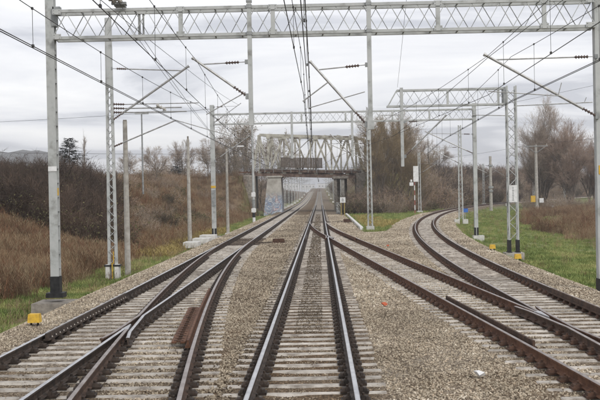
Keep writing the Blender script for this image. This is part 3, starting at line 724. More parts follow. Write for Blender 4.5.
def portal_leg(parent, x, zt, side, zbase=-.16):
    mb = MB(); mb.box((x, -.06, (zt + zbase) / 2 + .25), (.25, .04, zt - zbase - .5)); mb.box((x, .16, (zt + zbase) / 2 + .25), (.25, .04, zt - zbase - .5))
    mb.box((x - side * .105, .05, (zt + zbase) / 2 + .25), (.03, .176, zt - zbase - .5)); leg = mb.build('post', M['steel'], parent)
    k = zbase + .9
    pm = MB().box((0, 0, 0), (.012, .17, .10)).mesh('batten', M['steel'])
    while k < zt - .2: inst('batten', pm, parent, (x + side * .117, .05, k)); k += .42
    dk = MB().box((x + side * .07, .05, (zt + zbase) / 2 + .3), (.02, .17, zt - zbase - .8)).build('post_web', M['steel_dark'], parent)
    mb = MB(); mb.box((x, .05, zbase + .36), (.28, .28, .52)); mb.build('black_foot', M['black'], parent)
    mb = MB(); mb.box((x, .05, zbase + .07), (.50, .46, .14)); mb.build('base_plate', M['black'], parent)
portal_leg(p1, XLG, 9.35, 1); portal_leg(p1, XRG, 9.35, 1, -.5)
MB().box((XLG, -.088, 3.62), (.252, .012, .14)).build('white_band', M['white'], p1)
MB().box((XLG + .13, .0, 2.95), (.012, .12, .22)).build('yellow_plate', M['yellow'], p1)
MB().box((XRG - .0, -.088, 3.28), (.16, .012, .26)).build('yellow_plate', M['yellow'], p1)
MB().box((XLG + .2, .02, 8.25), (.22, .2, .25)).box((XLG + .13, .02, 8.05), (.12, .3, .5)).build('bracket', M['steel_dark'], p1)
MB().box((0, 0, -.30), (1.55, 1.3, .90), taper=.98).box((.95, .1, -.28), (.35, .8, .5)).build('concrete_footing', M['conc_old'], p1, loc=(XLG + .18, .1, -.16 + .0 - .28))
MB().box((0, 0, -.35), (.8, .9, .7)).build('concrete_footing', M['conc'], p1, loc=(XRG, .05, -.5))
def drop_post(parent, x, zb, zt, w=.125):
    MB().box((x, -.33, (zb + zt) / 2), (w, .12, zt - zb)).build('drop_post', M['steel'], parent)
    MB().box((x, -.33, zt + .02), (w * 1.3, .16, .06)).box((x, -.31, ZB), (w * 1.25, .2, .1)).box((x, -.31, ZT), (w * 1.25, .2, .1)).build('clamp', M['steel_dark'], parent)
drop_post(p1, -1.95, 4.75, 8.33); drop_post(p1, 1.50, 4.58, 8.33)
MB().box((1.50, -.33, 4.7), (.2, .16, .26)).build('post_shoe', M['steel'], p1)
yy = -.33
cantilever(p1, (-2.05, yy, 5.60), (-2.05, yy, 6.60), (-3.50, yy, 6.66))
cantilever(p1, (1.38, yy, 4.72), (1.42, yy, 6.44), (-.12, yy, 6.46), steady=((.28, yy, 5.95), (-.45, yy, 5.42)))
cantilever(p1, (XRG - .12, yy + .2, 4.83), (XRG - .12, yy + .2, 6.56), (4.96, yy + .2, 6.62), r=.034)
MB().tube((-.30, yy, 5.22), (1.35, yy, 5.66), .016, n=6).tube((-.30, yy, 5.22), (-.30, yy, 5.5), .012, n=6).build('steady_arm', M['galv'], p1)
MB().tube((6.9, yy, 5.45), (7.0, yy, 5.8), .014, n=6).tube((4.9, yy, 5.6), (6.95, yy, 5.42), .016, n=6).build('steady_arm', M['galv'], p1)
MB().tube((-3.25, yy, 5.1), (-2.1, yy, 5.72), .016, n=6).build('steady_arm', M['galv'], p1)
# wire anchor with ribbed insulators on the beam, upper left
anc = thing('anchor_insulators', (-5.75, 27.9, 8.3), 'pair of ribbed pale insulators anchoring wires on top of the nearest beam', 'insulator')
for k, dx_ in enumerate((0, .18)):
    insulator(0, (dx_, -.2, .05), (dx_ - .42, -1.25, .22), anc, .085, 7, 'insul_w')
    MB().tube((dx_ - .42, -1.25, .22), (dx_ - 5.2, -13, 2.9), .011, n=5).tube((dx_, -.2, .05), (dx_ + .1, .1, -.02), .02, n=5).build('anchor_wire', M['wire'], anc)
MB().box((.1, -.1, .0), (.42, .10, .07)).box((.1, .1, -.04), (.3, .3, .05)).build('yoke_plate', M['steel_dark'], anc)

# ---- second portal
P2Y = 69.
p2 = thing('portal_gantry', (0, P2Y, 0), 'second lattice portal behind the nearest one, in front of the bridge', 'gantry')
portal_beam(p2, -7.4, 10.85, 7.78, 8.48, .45, .46, .036, .09)
for px in (-4.6, -1.2, 1.9, 5.2, 7.8): upright(p2, px, -.25, 7.74, 8.52, .12)
def plain_leg(parent, x, zt, zb, w=.26, foot=.55):
    MB().box((x, -.1, (zt + zb) / 2), (w, .05, zt - zb)).box((x, .12, (zt + zb) / 2), (w, .05, zt - zb)).box((x, .01, (zt + zb) / 2), (.05, .17, zt - zb)).build('post', M['steel'], parent)
    mb = MB()
    for k in (-1, 1): mb.box((x + k * w * .33, 0, zb + foot / 2), (w * .42, .30, foot))
    mb.build('black_foot', M['black'], parent)
plain_leg(p2, -7.55, 9.15, -.15, .30); plain_leg(p2, 10.98, 8.9, -.42, .26)
MB().box((-7.55, 0, -.45), (.9, .8, .6)).build('concrete_footing', M['conc'], p2)
MB().box((11.12, 0, -.66), (.75, .6, .45)).build('concrete_footing', M['conc_white'], p2)
MB().box((-7.55, -.14, 3.35), (.34, .02, .16)).build('yellow_band', M['yellow'], p2)
MB().box((-7.55, -.14, 2.55), (.31, .03, 1.15)).build('grey_sleeve', M['steel_dark'], p2)
for x in (-1.9, 2.35): MB().box((x, -.3, 6.9), (.16, .12, 3.3)).build('drop_post', M['steel'], p2)
cantilever(p2, (-7.4, -.1, 5.2), (-7.4, -.1, 6.8), (-5.0, -.1, 6.85)); cantilever(p2, (-2.0, -.3, 5.35), (-2.0, -.3, 6.7), (-.5, -.3, 6.75)); cantilever(p2, (10.8, -.3, 5.35), (10.8, -.3, 6.7), (7.6, -.3, 6.9))
cantilever(p2, (2.3, -.3, 5.4), (2.3, -.3, 6.7), (.9, -.3, 6.8))
cantilever(p2, (-7.4, -.1, 7.9), (-7.4, -.1, 9.0), (-5.6, -.1, 9.15), r=.02)
MB().tube((10.8, -.2, 8.05), (13.6, -.2, 7.95), .035, n=6).tube((13.3, -.2, 7.95), (13.6, -.2, 7.6), .02, n=6).build('side_arm', M['galv'], p2)

# ---- third portal: a half portal reaching over the curve from a lattice leg
P3Y = 48.6
p3 = thing('portal_gantry', (0, P3Y, 0), 'half portal reaching left from a wide lattice leg with a white plate and black feet', 'gantry')
portal_beam(p3, 3.9, 9.25, 7.0, 7.78, .4, .44, .034, .085, taper_left=.5)
for px in (4.1, 6.4, 8.9): upright(p3, px, -.22, 6.97, 7.82, .11)
MB().box((9.2, 0, 7.4), (.10, .5, .86)).build('end_frame', M['steel_dark'], p3)
drop = MB().box((4.12, -.28, 5.95), (.15, .12, 3.9)).build('drop_post', M['steel'], p3)
LX, LW = 9.56, .44
for sx in (-1, 1):
    for sy in (-1, 1): bar_part('leg_angle', (LX + sx * LW / 2, sy * .18, -.45), (LX + sx * LW / 2, sy * .18, 7.9), .07, .07, M['steel'], p3)
lattice_bars(p3, (LX - LW / 2, -.18, .25), (LX - LW / 2, -.18, 7.8), (LX + LW / 2, -.18, .25), (LX + LW / 2, -.18, 7.8), 17, .05, 'steel')
lattice_joined(p3, [((LX - LW / 2, .18, .25), (LX - LW / 2, .18, 7.8), (LX + LW / 2, .18, .25), (LX + LW / 2, .18, 7.8), 17, 1)] + [((LX + s * LW / 2, -.18, .25), (LX + s * LW / 2, -.18, 7.8), (LX + s * LW / 2, .18, .25), (LX + s * LW / 2, .18, 7.8), 17, 0) for s in (-1, 1)], .04, 'steel_dark')
for sx in (-1, 1):
    MB().box((LX + sx * .21, 0, -.05), (.13, .46, .62)).build('black_foot', M['black'], p3); MB().box((LX + sx * .21, 0, -.37), (.2, .55, .1)).build('black_shoe', M['black'], p3)
MB().box((LX, 0, -.62), (.9, .9, .5)).build('concrete_footing', M['conc'], p3)
pl = MB().box((LX - .02, -.235, 2.55), (.40, .02, .84)).build('white_plate', M['white'], p3)
mb = MB()
for k in range(9): mb.box((LX - .02, -.25, 2.24 + k * .078), (.06 + .03 * (k % 3 == 0), .006, .035))
mb.build('plate_markings', M['steel_dark'], pl)
MB().tube((LX + .2, -.1, 6.9), (LX + 4.0, -.1, 7.0), .028, n=6).tube((LX + 3.6, -.1, 7.0), (LX + 3.7, -.1, 7.25), .02, n=6).build('side_arm', M['galv'], p3)
cantilever(p3, (4.25, -.28, 4.5), (4.25, -.28, 6.2), (6.2, -.28, 6.4))
MB().tube((4.05, -.28, 6.55), (3.1, -.28, 6.56), .022, n=6).build('side_arm', M['galv'], p3)

# ---- lattice mast beside the left verge, with its arms
def lattice_mast(name, loc, zb, zt, w0, w1, label, group=None, plain_from=None, feet='conc', nb_=18, m='steel', pieces=True, fill=.05):
    t = thing(name, loc, label, 'mast', group)
    for s in (-1, 1):
        bar_part('channel', (s * w0 / 2, 0, zb), (s * w1 / 2, 0, zt), .07, .12, M[m], t)
    zl = plain_from or zt
    f = (zl - zb) / (zt - zb); wl = w0 + (w1 - w0) * f
    if pieces: lattice_bars(t, (-w0 / 2, -.05, zb), (-wl / 2, -.05, zl), (w0 / 2, -.05, zb), (wl / 2, -.05, zl), nb_, fill, m)
    else: lattice_joined(t, [((-w0 / 2, -.05, zb), (-wl / 2, -.05, zl), (w0 / 2, -.05, zb), (wl / 2, -.05, zl), nb_, 0)], fill, m)
    lattice_joined(t, [((-w0 / 2, .05, zb), (-wl / 2, .05, zl), (w0 / 2, .05, zb), (wl / 2, .05, zl), nb_, 1)], fill, 'steel_dark')
    if plain_from: MB().box((0, -.02, (zt + zl) / 2), (w1 + .04, .09, zt - zl)).build('plain_section', M['steel'], t)
    return t
m113 = lattice_mast('lattice_mast', (-8.66, 40.3, 0), -.05, 10.2, .30, .15, 'tall lattice mast standing on two concrete prongs beside the round concrete pole', plain_from=7.3, nb_=26, fill=.04)
for s in (-1, 1): MB().box((s * .19, 0, -.5), (.19, .4, .92), taper=.9).build('concrete_prong', M['conc_white'], m113)
MB().box((0, -.02, -.08), (.66, .35, .07)).build('base_plate', M['black'], m113)
MB().box((.02, -.24, -.3), (.035, .02, .7)).box((.05, -.1, .25), (.03, .02, .5)).build('earth_strip', M['yellow'], m113)
cantilever(m113, (.1, 0, 5.95), (.1, 0, 8.10), (3.2, 0, 8.05), r=.04)
for z, x1_, rr in ((6.62, 3.7, .022), (6.45, 3.0, .03), (6.28, 3.2, .03)):
    insulator(0, (.15, 0, z), (.62, 0, z - .02), m113, .06, 5); MB().tube((.6, 0, z - .02), (x1_, 0, z - .02), rr, n=6).build('side_arm', M['galv'], m113)
insulator(0, (1.95, -.03, 6.55), (2.35, -.03, 6.32), m113, .09, 3, 'insul_w')
MB().tube((.12, 0, 4.85), (2.75, 0, 5.9), .03, n=6).build('steady_arm', M['galv'], m113); insulator(0, (.15, -.02, 4.86), (.5, -.02, 5.0), m113, .05, 4)
MB().tube((2.75, 0, 5.9), (5.0, 0, 5.2), .02, n=6).build('steady_arm', M['galv'], m113)

# ---- concrete poles
def round_pole(name, x, y, zb, zt, r0, r1, m, label, cat='pole', cap=False):
    t = thing(name, (x, y, 0), label, cat); MB().tube((0, 0, zb), (0, 0, zt), r0, r1, n=12).build('pole_shaft', M[m], t, smooth=False); return t
t = round_pole('concrete_pole', -8.30, 41.6, -1.1, 6.0, .135, .095, 'conc', 'plain concrete pole standing close behind the tall lattice mast', 'pole')
MB().box((0, 0, 6.03), (.14, .14, .06)).build('pole_cap', M['conc_old'], t)
t = round_pole('concrete_pole', -8.74, 64.8, -.6, 6.5, .15, .09, 'conc', 'lone slender concrete pole beside the pale concrete blocks', 'pole'); MB().box((0, 0, 6.6), (.1, .1, .25)).box((0, -.02, -.5), (.6, .5, .3)).build('pole_cap', M['conc_old'], t)
t = round_pole('lamp_post', -7.15, 75.0, -.7, 6.3, .13, .08, 'conc', 'slender lamp post with a short curved arm to the right of the second portal leg', 'lamp post')
MB().tube((0, 0, 6.1), (.25, 0, 6.42), .03, n=6).tube((.25, 0, 6.42), (.85, 0, 6.50), .025, n=6).build('lamp_arm', M['galv'], t)
MB().box((1.1, 0, 6.5), (.55, .2, .10), taper=.8).build('lamp_head', M['wallpale'], t); MB().box((0, -.02, -.45), (.4, .4, .55)).build('pole_base', M['conc_white'], t)
t = round_pole('signal_post', -7.38, 108., -.5, 10.4, .15, .10, 'steel', 'pole with white and black bands near the left bridge pier', 'post')
for z, h, m in ((1.0, .5, 'white'), (2.75, .55, 'white'), (-.05, .5, 'white'), (.47, .5, 'black'), (1.75, .9, 'steel_dark')): MB().tube((0, 0, z - h / 2), (0, 0, z + h / 2), .17, n=10).build('painted_band', M[m], t)
MB().box((0, -.14, 1.0), (.52, .06, .42)).build('white_plate', M['white'], t); MB().box((0, -.14, 2.75), (.46, .06, .46)).build('white_plate', M['white'], t)
t = round_pole('concrete_pole', 39.3, 177.6, -1.8, 10.7, .38, .22, 'conc', 'concrete pole with a crossarm in front of the bare trees on the right', 'utility pole')
MB().box((0, -.25, 10.55), (4.2, .16, .14)).bar((-1.7, -.25, 10.5), (0, -.25, 9.3), .08, .08).bar((1.7, -.25, 10.5), (0, -.25, 9.3), .08, .08).build('crossarm', M['steel_dark'], t)
for k in (-1.9, 0, 1.9): insulator(0, (k, -.25, 10.6), (k, -.25, 10.95), t, .09, 3, 'insul_w')
MB().box((-.75, -.3, 1.0), (.75, .5, 1.15)).build('yellow_box', M['yellow'], t); MB().box((.75, -.3, .7), (.75, .5, .8)).build('white_box', M['white'], t)
t = round_pole('telegraph_pole', -17.3, 95., 3.0, 10.8, .09, .07, 'steel_dark', 'thin pole with a T-shaped top standing on the left bank', 'utility pole')
MB().box((0, 0, 10.9), (1.35, .22, .16)).build('crossarm', M['steel'], t)

# ---- lattice and plain masts further off
def small_arms(t, side, xw, zs=(5.3, 6.7, 6.8)): cantilever(t, (side * .12, 0, zs[0]), (side * .12, 0, zs[1]), (xw, 0, zs[2]), r=.03)
t = lattice_mast('lattice_mast', (4.0, 78.5, 0), -.1, 9.6, .34, .20, 'lattice mast on a concrete block in the grass triangle beside the branch', nb_=22, fill=.045)
MB().box((0, 0, -.45), (.62, .62, .95)).build('concrete_footing', M['conc_white'], t); small_arms(t, -1, -3.4)
MB().box((0, -.1, 7.6), (.28, .1, 1.3)).build('plain_section', M['steel'], t)
t = lattice_mast('lattice_mast', (14.1, 98., 0), -.2, 9.3, .40, .22, 'lattice mast on white footings beyond the leg with the short black feet', nb_=20, pieces=False)
for s in (-1, 1): MB().box((s * .42, 0, -.35), (.5, .5, .45)).build('concrete_footing', M['conc_white'], t)
small_arms(t, -1, -3.2, (5.5, 7.1, 7.2))
t = round_pole('concrete_mast', 27.6, 158., -.6, 8.2, .27, .2, 'conc', 'pale concrete mast with dark clamps in the distance on the curve', 'mast')
MB().box((0, -.1, 3.2), (.75, .5, .35)).box((0, -.1, 2.6), (.6, .5, .3)).box((0, -.1, 6.7), (.7, .4, .25)).build('clamp', M['steel_dark'], t); small_arms(t, -1, -3.2)
# masts in a row along the left track and the curve, seen through the bridge
proto = lattice_mast('catenary_mast', (-7.6, 192, 0), -.4, 8.4, .34, .24, 'grey overhead line mast in the row beyond the bridge, left of the tracks', 'masts beyond the bridge', nb_=14, pieces=False, fill=.06)
small_arms(proto, 1, 2.6); MB().box((0, 0, -.3), (.8, .7, .5)).build('concrete_footing', M['conc_white'], proto)
for yv in (212, 236, 262, 292, 326, 366, 412, 470, 540, 630, 740):
    c = copy_tree(proto); c.location = (-7.6, yv, zline(yv))
first = True
for yv in (186, 240, 300, 370, 450, 560, 700):
    c = copy_tree(proto); c.location = (4.1, yv, zline(yv)); c.rotation_euler = (0, 0, pi); c['label'] = 'grey overhead line mast in the row beyond the bridge, right of the tracks'; c['group'] = 'masts beyond the bridge on the right'
for yv, side in ((196, 3.4), (140, -3.9), (228, 3.4), (210, -3.6), (262, 3.4)):
    c = copy_tree(proto); s = (xr(yv + .5) - xr(yv - .5)); c.location = (xr(yv) + side * sqrt(1 + s * s), yv, 0); c.rotation_euler = (0, 0, -math.atan(s) + (pi if side > 0 else 0))
    c['label'] = 'grey overhead line mast along the distant part of the curve'; c['group'] = 'masts along the curve'

# ================================================================= small lineside things
def block(name, x, y, z, dims, m, label, cat, group=None, rz=0):
    mb = MB(); mb.box((0, 0, dims[2] / 2), dims, 0, 0, .96); o = mb.build(name, M[m]); o.location = (x, y, z); o.rotation_euler = (0, 0, rz)
    bv = o.modifiers.new('bevel', 'BEVEL'); bv.width = .015; bv.segments = 1
    return tag(o, label, cat, group)
def marker(x, y, label):
    t = thing('marker', (x, y, hz(x, y) - .02), label, 'marker')
    mb = MB(); mb.box((0, 0, .21), (.28, .22, .20), 0, 0, .88); mb.build('yellow_cap', M['yellow'], t); MB().box((-.08, 0, .05), (.04, .04, .14)).box((.08, 0, .05), (.04, .04, .14)).build('stake', M['black'], t)
marker(-6.72, 22.6, 'yellow marker block on the ballast below the big concrete footing'); marker(8.32, 41.4, 'yellow marker block on the ballast right of the leg with black feet'); marker(8.45, 48.2, 'yellow marker block on the ballast left of the leg with black feet')
for k, (x, y, z, w_) in enumerate(((-8.25, 62.2, -.62, 1.0), (-7.95, 65.0, -.52, 1.15), (-7.82, 67.6, -.42, 1.1))):
    block('concrete_block', x, y, z + .05, (w_, 1.6, .38), 'conc_white', ('nearest and leftmost', 'middle', 'farthest and highest')[k] + ' of three pale concrete blocks stepping up beside the left track', 'concrete block')
block('concrete_kerb', 3.55, 110., -.36, (.28, 58, .22), 'conc_white', 'long pale concrete edging between the gravel and the grass triangle', 'kerb', rz=-.004)
block('concrete_box', 42.5, 178, -1.6, (1.6, 1.4, 1.3), 'conc_white', 'pale concrete box in the meadow right of the pole with a crossarm', 'box')
# small signs
t = thing('lineside_sign', (3.0, 129.6, -.4), 'small square white sign on twin yellowish posts in front of the bridge', 'sign')
MB().box((0, 0, 2.2), (.72, .04, .72)).build('sign_plate', M['white'], t)
MB().box((0, -.03, 2.2), (.20, .01, .07)).box((0, -.03, 2.36), (.20, .01, .07)).box((0, -.03, 2.04), (.20, .01, .07)).box((-.09, -.032, 2.2), (.06, .01, .36)).box((.09, -.032, 2.2), (.06, .01, .36)).build('sign_mark', M['steel_dark'], t)
for s in (-.22, .22): bar_part('post', (s, .03, -.2), (s, .03, 1.9), .09, .06, M['grass_yel'], t)
t = thing('blue_sign', (16.0, 108., -.7), 'small blue sign on a thin dark post beside the curved track', 'sign'); MB().box((0, 0, 1.25), (.62, .05, .42)).build('sign_plate', M['blue'], t); MB().box((0, .05, .5), (.07, .07, 1.3)).build('post', M['steel_dark'], t)
t = thing('railway_signal', (12.7, 131, -.6), 'signal with a tall white back plate on a red and white striped post', 'signal')
for k in range(7): MB().tube((0, 0, .2 + k * .66), (0, 0, .86 + k * .66), .065, n=8).build('post_band', M['white' if k % 2 else 'red'], t)
MB().box((.22, 0, 5.7), (.72, .14, 2.1)).build('signal_head', M['white'], t); MB().box((.62, .05, 5.7), (.08, .3, 2.0)).build('signal_hood', M['black'], t)
MB().box((-.42, -.02, 4.35), (.5, .3, .45)).box((-.42, -.05, 4.8), (.22, .2, .3)).build('signal_lamp', M['white'], t); MB().box((0, 0, .1), (1.0, .8, .3)).build('footing', M['conc_white'], t)
# switch boxes and rods by the middle turnout
def switchbox(x, y, z, label, rz=0):
    t = thing('point_machine', (x, y, z), label, 'point machine', rz=rz)
    mb = MB(); mb.box((0, 0, .16), (.75, .45, .26), taper=.92); mb.box((0, 0, .02), (1.0, .6, .06)); mb.build('machine_case', M['clip_rust'], t)
    MB().tube((-.4, .05, .1), (-1.5, .05, .06), .025, n=6).tube((-.4, -.1, .1), (-1.5, -.1, .06), .02, n=6).build('throw_rod', M['rail_dark'], t)
switchbox(XM + 3.0, 99.4, -.22, 'dark point machine at the end of the timber sleepers by the middle track')
switchbox(XL + 2.35, 59.2, -.25, 'dark point machine beside the left turnout blades')
t = thing('relay_cabinet', (2.7, 142, -.3), 'grey cabinet with a dark door beside the track near the right pier', 'cabinet'); MB().box((0, 0, .8), (.8, .5, 1.6)).build('cabinet_body', M['steel_dark'], t); MB().box((0, -.27, .85), (.6, .03, 1.3)).build('door', M['steel'], t); MB().box((.0, 0, 1.64), (.9, .6, .08)).build('roof', M['steel'], t)
# litter on the ballast
for x, y, m, lab in ((1.62, 25.2, 'orange', 'orange scrap of plastic lying on the gravel right of the middle track'), (5.9 - 2.3, 52.5, 'orange', 'orange scrap of plastic on the gravel left of the curved track'), (2.45, 15.4, 'white', 'crumpled white scrap lying on the gravel by the rusty rail')):
    mb = MB(); r = random.Random(int(x * 10)); vs = [(cos(a) * r.uniform(.05, .13), sin(a) * r.uniform(.04, .12), r.uniform(.0, .09)) for a in [k * pi / 4 for k in range(8)]] + [(0, 0, .1), (0, 0, -.01)]
    mb.add(vs, [(k, (k + 1) % 8, 8) for k in range(8)] + [((k + 1) % 8, k, 9) for k in range(8)]); o = mb.build('litter', M[m]); o.location = (x, y, hz(x, y) + .04); tag(o, lab, 'litter')

# ================================================================= the truss bridge over the tracks
br = thing('railway_bridge', (0, 0, 0), 'old cream steel truss bridge with rusty deck crossing over the tracks', 'bridge')
BZ0, BZ1 = 6.15, 12.55
def truss(y, x0, x1, npan, m, drop=0., zt=BZ1):
    dxp = (x1 - x0) / npan; zt2 = zt
    bar_part('bottom_chord', (x0, y, BZ0), (x1, y, BZ0 - drop), .55, .72, M['bridge_rust'], br)
    bar_part('top_chord', (x0 + dxp * .45, y, zt), (x1 - dxp * .45, y, zt2 - drop), .42, .42, M[m], br)
    bar_part('end_post', (x0, y, BZ0), (x0 + dxp * .45, y, zt), .42, .42, M[m], br); bar_part('end_post', (x1, y, BZ0 - drop), (x1 - dxp * .45, y, zt2 - drop), .42, .42, M[m], br)
    xs = [x0 + dxp * .45] + [x0 + dxp * k for k in range(1, npan)] + [x1 - dxp * .45]
    for k, x in enumerate(xs):
        f = (x - x0) / (x1 - x0); bar_part('vertical', (x, y, BZ0 - drop * f), (x, y, zt - drop * f), .26, .28, M[m], br)
        if k < len(xs) - 1:
            x2 = xs[k + 1]; f2 = (x2 - x0) / (x1 - x0); xm_ = (x + x2) / 2
            if k % 2 == 0: bar_part('diagonal', (x, y, zt - drop * f), (x2, y, BZ0 - drop * f2), .40, .30, M[m], br)
            else: bar_part('diagonal', (x, y, BZ0 - drop * f), (x2, y, zt - drop * f2), .34, .30, M[m], br)
    mb = MB()
    for x in xs: mb.box((x, y - .24, zt - .3 - drop * (x - x0) / (x1 - x0)), (.6, .05, .55)); mb.box((x, y - .30, BZ0 + .45 - drop * (x - x0) / (x1 - x0)), (.55, .05, .6))
    mb.build('gusset_plates', M[m], br)
truss(160.5, -11.0, 7.2, 7, 'bridge', .75); truss(166., -9.3, 8.9, 7, 'bridge', .75)
for k in range(9):
    x = -9.6 + k * 2.1; bar_part('top_bracing', (x, 160.5, BZ1 - .1 - .04 * k), (x + 1.5, 166, BZ1 - .1 - .05 * k), .18, .18, M['bridge'], br)
    bar_part('cross_girder', (x - .6, 160.3, BZ0 + .05 - .045 * k), (x + .9, 166.2, BZ0 - .05 - .045 * k), .3, .6, M['bridge_rust'], br)
MB().box((-1.5, 163.2, BZ0 + .1), (20, 5.0, .25)).build('deck', M['bridge_rust'], br)
for yv in (162.2, 163.7): MB().box((-1.5, yv, BZ0 + .35), (24, .14, .16)).build('deck_rail', M['rail_rust'], br)
bar_part('deck_fascia', (-9.8, 159.95, BZ0 + .62), (6.2, 159.95, BZ0 + .0), .10, .5, M['bridge_rust'], br)
rm = MB().box((0, 0, .55), (.07, .07, 1.1)).mesh('railing_post', M['steel_dark'])
for k in range(13): inst('railing_post', rm, br, (-10.4 + k * 1.42, 159.7, BZ0 + .2 - .04 * k))
for z in (.6, 1.1): bar_part('handrail', (-10.6, 159.7, BZ0 + .2 + z), (6.9, 159.7, BZ0 - .45 + z), .06, .06, M['steel_dark'], br)
for k in range(26):
    x = -6.2 + k * .262; bar_part('screen_panel', (x, 159.6, BZ0 + .95 - .01 * k), (x, 159.6, BZ0 + 2.6 - .01 * k), .235, .05, M['screen'], br)
for z in (1.0, 2.55): bar_part('screen_rail', (-6.4, 159.66, BZ0 + z), (.5, 159.66, BZ0 + z - .2), .08, .08, M['bridge_rust'], br)
def graffiti_mat():
    m = mat('graffiti_concrete', (.30, .28, .245), (.46, .44, .40), 1.2, .9, coord='World')
    t = m.node_tree; n = t.nodes; l = t.links; b = n['Principled BSDF']; base = b.inputs['Base Color'].links[0].from_socket
    g = n.new('ShaderNodeNewGeometry'); sp = n.new('ShaderNodeSeparateXYZ'); l.new(g.outputs['Position'], sp.inputs[0])
    wv = n.new('ShaderNodeTexNoise'); wv.inputs['Scale'].default_value = .7; wv.inputs['Distortion'].default_value = 2.2; wv.inputs['Detail'].default_value = 2; l.new(g.outputs['Position'], wv.inputs['Vector'])
    r = n.new('ShaderNodeValToRGB'); r.color_ramp.interpolation = 'CONSTANT'; l.new(wv.outputs['Fac'], r.inputs[0]); E = r.color_ramp.elements
    E[0].position = 0; E[0].color = (.14, .22, .38, 1); E[1].position = .44; E[1].color = (.62, .66, .72, 1)
    for p, c in ((.50, (.16, .30, .55)), (.56, (.08, .10, .16)), (.60, (.50, .28, .34)), (.66, (.6, .64, .7))): x = E.new(p); x.color = (*c, 1)
    s = n.new('ShaderNodeMapRange'); l.new(sp.outputs['Z'], s.inputs[0]); s.inputs[1].default_value = 1.6; s.inputs[2].default_value = 3.2; s.inputs[3].default_value = .55; s.inputs[4].default_value = 0.
    mx = n.new('ShaderNodeMix'); mx.data_type = 'RGBA'; l.new(s.outputs[0], mx.inputs[0]); l.new(base, mx.inputs[6]); l.new(r.outputs[0], mx.inputs[7]); l.new(mx.outputs[2], b.inputs['Base Color'])
    return m
GF = graffiti_mat()
def pier(x0, x1, xb0, xb1, y0, y1, z0, z1, m, lab):
    mb = MB(); vs = [(xb0, y0, z0), (xb1, y0, z0), (xb1, y1, z0), (xb0, y1, z0), (x0, y0 + .4, z1), (x1, y0 + .4, z1), (x1, y1 - .4, z1), (x0, y1 - .4, z1)]
    mb.add(vs, [(3, 2, 1, 0), (4, 5, 6, 7), (0, 1, 5, 4), (1, 2, 6, 5), (2, 3, 7, 6), (3, 0, 4, 7)]); o = mb.build('pier', m, br); o['label'] = lab
    MB().box(((x0 + x1) / 2, (y0 + y1) / 2, z1 + .14), (x1 - x0 + .4, y1 - y0 - .4, .28)).build('pier_cap', M['conc'], o); return o
pier(-8.55, -6.35, -9.3, -6.2, 159.4, 167.5, -.8, 5.5, GF, 'left concrete pier covered with blue and white graffiti')
pc = MB().box((0, 0, 0), (.55, .55, 6.1)).mesh('pier_column', M['conc']); pcd = MB().box((0, 0, 0), (.5, .5, 6.0)).mesh('pier_column', M['conc_old'])
for x, y, me in ((2.55, 160.2, pcd), (3.75, 160.2, pc), (2.9, 163.4, pcd), (4.1, 163.4, pcd), (3.2, 166.8, pcd), (4.4, 166.8, pcd)): inst('pier_column', me, br, (x, y, 2.45))
MB().box((3.4, 163.4, 5.3), (2.6, 7.6, .4)).build('pier_cap', M['conc_old'], br)
MB().box((7.2, 163.4, 3.0), (2.4, 7.6, 6.0)).build('abutment', M['conc_old'], br); MB().box((-11.6, 163.4, 3.2), (2.0, 7.0, 5.6)).build('abutment', M['conc_old'], br)
# far pale buildings at the end of the line
for k, (x, y, w_, d, h) in enumerate(((-14, 1150, 16, 20, 6), (8, 1230, 22, 20, 7.5), (-40, 1300, 26, 18, 9), (36, 1260, 24, 20, 8))):
    zb = zline(y); t = thing('far_building', (x, y, zb), ('low pale shed left of the tracks at the end of the line', 'pale long building closing the view at the end of the line', 'far pale building left of the line under the bridge', 'far pale building right of the line')[k], 'building')
    MB().box((0, 0, h / 2), (w_, d, h)).build('wall', M['wallpale'], t); MB().add([(-w_ / 2 - .4, -d / 2 - .4, h), (w_ / 2 + .4, -d / 2 - .4, h), (w_ / 2 + .4, d / 2 + .4, h), (-w_ / 2 - .4, d / 2 + .4, h), (-w_ / 2, 0, h + 2.4), (w_ / 2, 0, h + 2.4)], [(0, 1, 5, 4), (2, 3, 4, 5), (0, 4, 3), (1, 2, 5), (0, 3, 2, 1)]).build('roof', M['roofgrey'], t)
    wm = MB().box((0, 0, 0), (1.8, .2, 1.6)).mesh('window', M['steel_dark'])
    for q in range(int(w_ / 4)): inst('window', wm, t, (-w_ / 2 + 2.5 + q * 4, -d / 2 - .06, h * .55))

